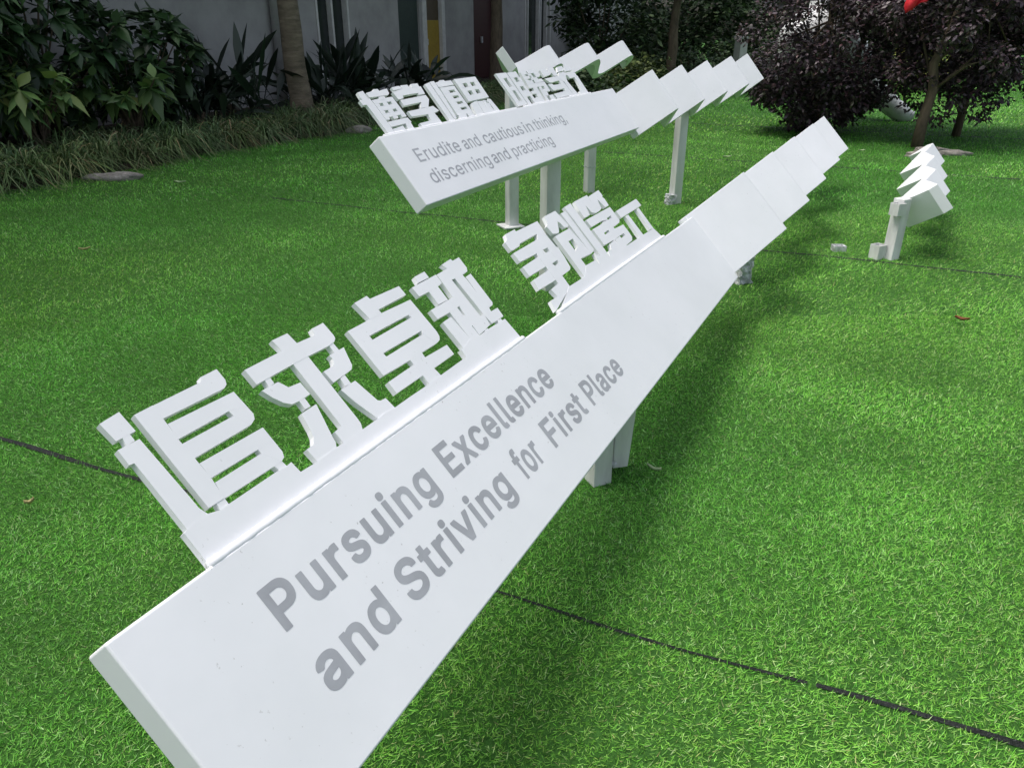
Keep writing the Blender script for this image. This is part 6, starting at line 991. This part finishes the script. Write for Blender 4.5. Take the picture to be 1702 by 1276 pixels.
# white sculpture behind the bushy purple tree
ws = thing('white_sculpture', (5.6, 14.0, 0), 'large glossy white sculpture with a sloping leg behind the bushy purple tree', 'sculpture')
bm = bmesh.new()
def smooth_path(p, r, n=40):
    P, Rr = [], []
    m = len(p) - 1
    for i in range(n + 1):
        t = i / n * m
        k = min(int(t), m - 1); f = t - k
        a, b, c, d = (Vector(p[max(0, min(m, k + j))]) for j in (-1, 0, 1, 2))
        P.append(0.5 * ((2 * b) + (c - a) * f + (2 * a - 5 * b + 4 * c - d) * f * f + (3 * b - a - 3 * c + d) * f ** 3))
        g_ = f * f * (3 - 2 * f)
        Rr.append(r[k] * (1 - g_) + r[k + 1] * g_)
    return P, Rr
P, Rr = smooth_path([(6.62, 13.35, 0.10), (6.42, 13.45, 0.14), (5.98, 13.7, 0.52), (5.6, 13.9, 1.0), (5.2, 14.0, 1.3), (4.8, 14.0, 1.2), (4.55, 14.0, 0.9)], [0.06, 0.15, 0.18, 0.34, 0.46, 0.42, 0.12])
tube(bm, P, Rr, 18)
obj('body', bm, M['gloss_white'], ws, smooth=True)
bm = bmesh.new()
P, Rr = smooth_path([(4.95, 14.05, 0.9), (5.02, 14.1, 0.5), (5.05, 14.1, -0.02)], [0.2, 0.15, 0.17])
tube(bm, P, Rr, 14); obj('leg', bm, M['gloss_white'], ws, smooth=True)
bm = bmesh.new()
P, Rr = smooth_path([(5.2, 14.2, 1.5), (5.12, 14.15, 1.8), (4.95, 14.1, 2.0)], [0.28, 0.22, 0.05])
tube(bm, P, Rr, 14); obj('neck', bm, M['gloss_white'], ws, smooth=True)

# ---------------------------------------------------------------- small things on the lawn
def litter(name, x, y, L, w, rz, m, label, curl=0.012, z=0.026):
    bm = bmesh.new()
    R = Matrix.Rotation(rz, 3, 'Z')
    prof = [0.05, 0.7, 1.0, 0.75, 0.3, 0.02]
    prev = None
    for i, p in enumerate(prof):
        t = i / 5 - 0.5
        cur = [bm.verts.new(Vector((x, y, z + curl * abs(t) * 2)) + R @ Vector((t * L, k * w * p / 2, curl * abs(k)))) for k in (-1, 0, 1)]
        if prev:
            bm.faces.new((prev[0], cur[0], cur[1], prev[1])); bm.faces.new((prev[1], cur[1], cur[2], prev[2]))
        prev = cur
    o = obj(name, bm, M[m], None, smooth=True)
    s = o.modifiers.new('thick', 'SOLIDIFY'); s.thickness = 0.0015
    tag(o, label, 'leaf', 'leaves fallen on the turf')
litter('fallen_leaf', 2.39, 3.85, 0.07, 0.035, -0.6, 'brown_leaf', 'dry brown leaf on the bright turf at the right')
litter('fallen_leaf', 0.50, 2.33, 0.055, 0.010, -0.6, 'pale_leaf', 'thin pale sliver of leaf right of the front sign post')
litter('fallen_leaf', -2.98, 5.26, 0.075, 0.016, 0.5, 'tan_leaf', 'thin straw-coloured leaf on the turf at the left')
litter('fallen_leaf', -3.3, 7.78, 0.12, 0.04, 0.0, 'pale_leaf', 'pale green leaf on the turf near the long flat stone')
litter('fallen_leaf', 2.55, 9.4, 0.13, 0.05, 0.3, 'pale_leaf', 'pale leaf on the turf under the Erudite sign tail')
litter('fallen_leaf', 4.35, 9.9, 0.10, 0.05, 0.2, 'pale_leaf', 'pale leaf on the shaded turf left of the flat stones')
litter('fallen_leaf', -1.58, 2.12, 0.03, 0.014, 0.7, 'tan_leaf', 'tiny straw-coloured leaf at the left edge below the seam')

so = thing('ground_socket', (2.31, 5.34, 0), 'small square metal socket frame lying on the turf seam', 'socket')
bm = bmesh.new()
for (dx, dy, sx, sy) in ((-.036, 0, .012, .07), (.036, 0, .012, .07), (0, -.029, .06, .012), (0, .029, .06, .012)):
    box(bm, (2.31 + dx, 5.34 + dy, 0.02), (sx, sy, 0.04))
obj('rim', bm, M['foil'], so)
bm = bmesh.new(); box(bm, (2.31, 5.34, 0.012), (0.058, 0.044, 0.012)); obj('floor_plate', bm, M['post'], so)
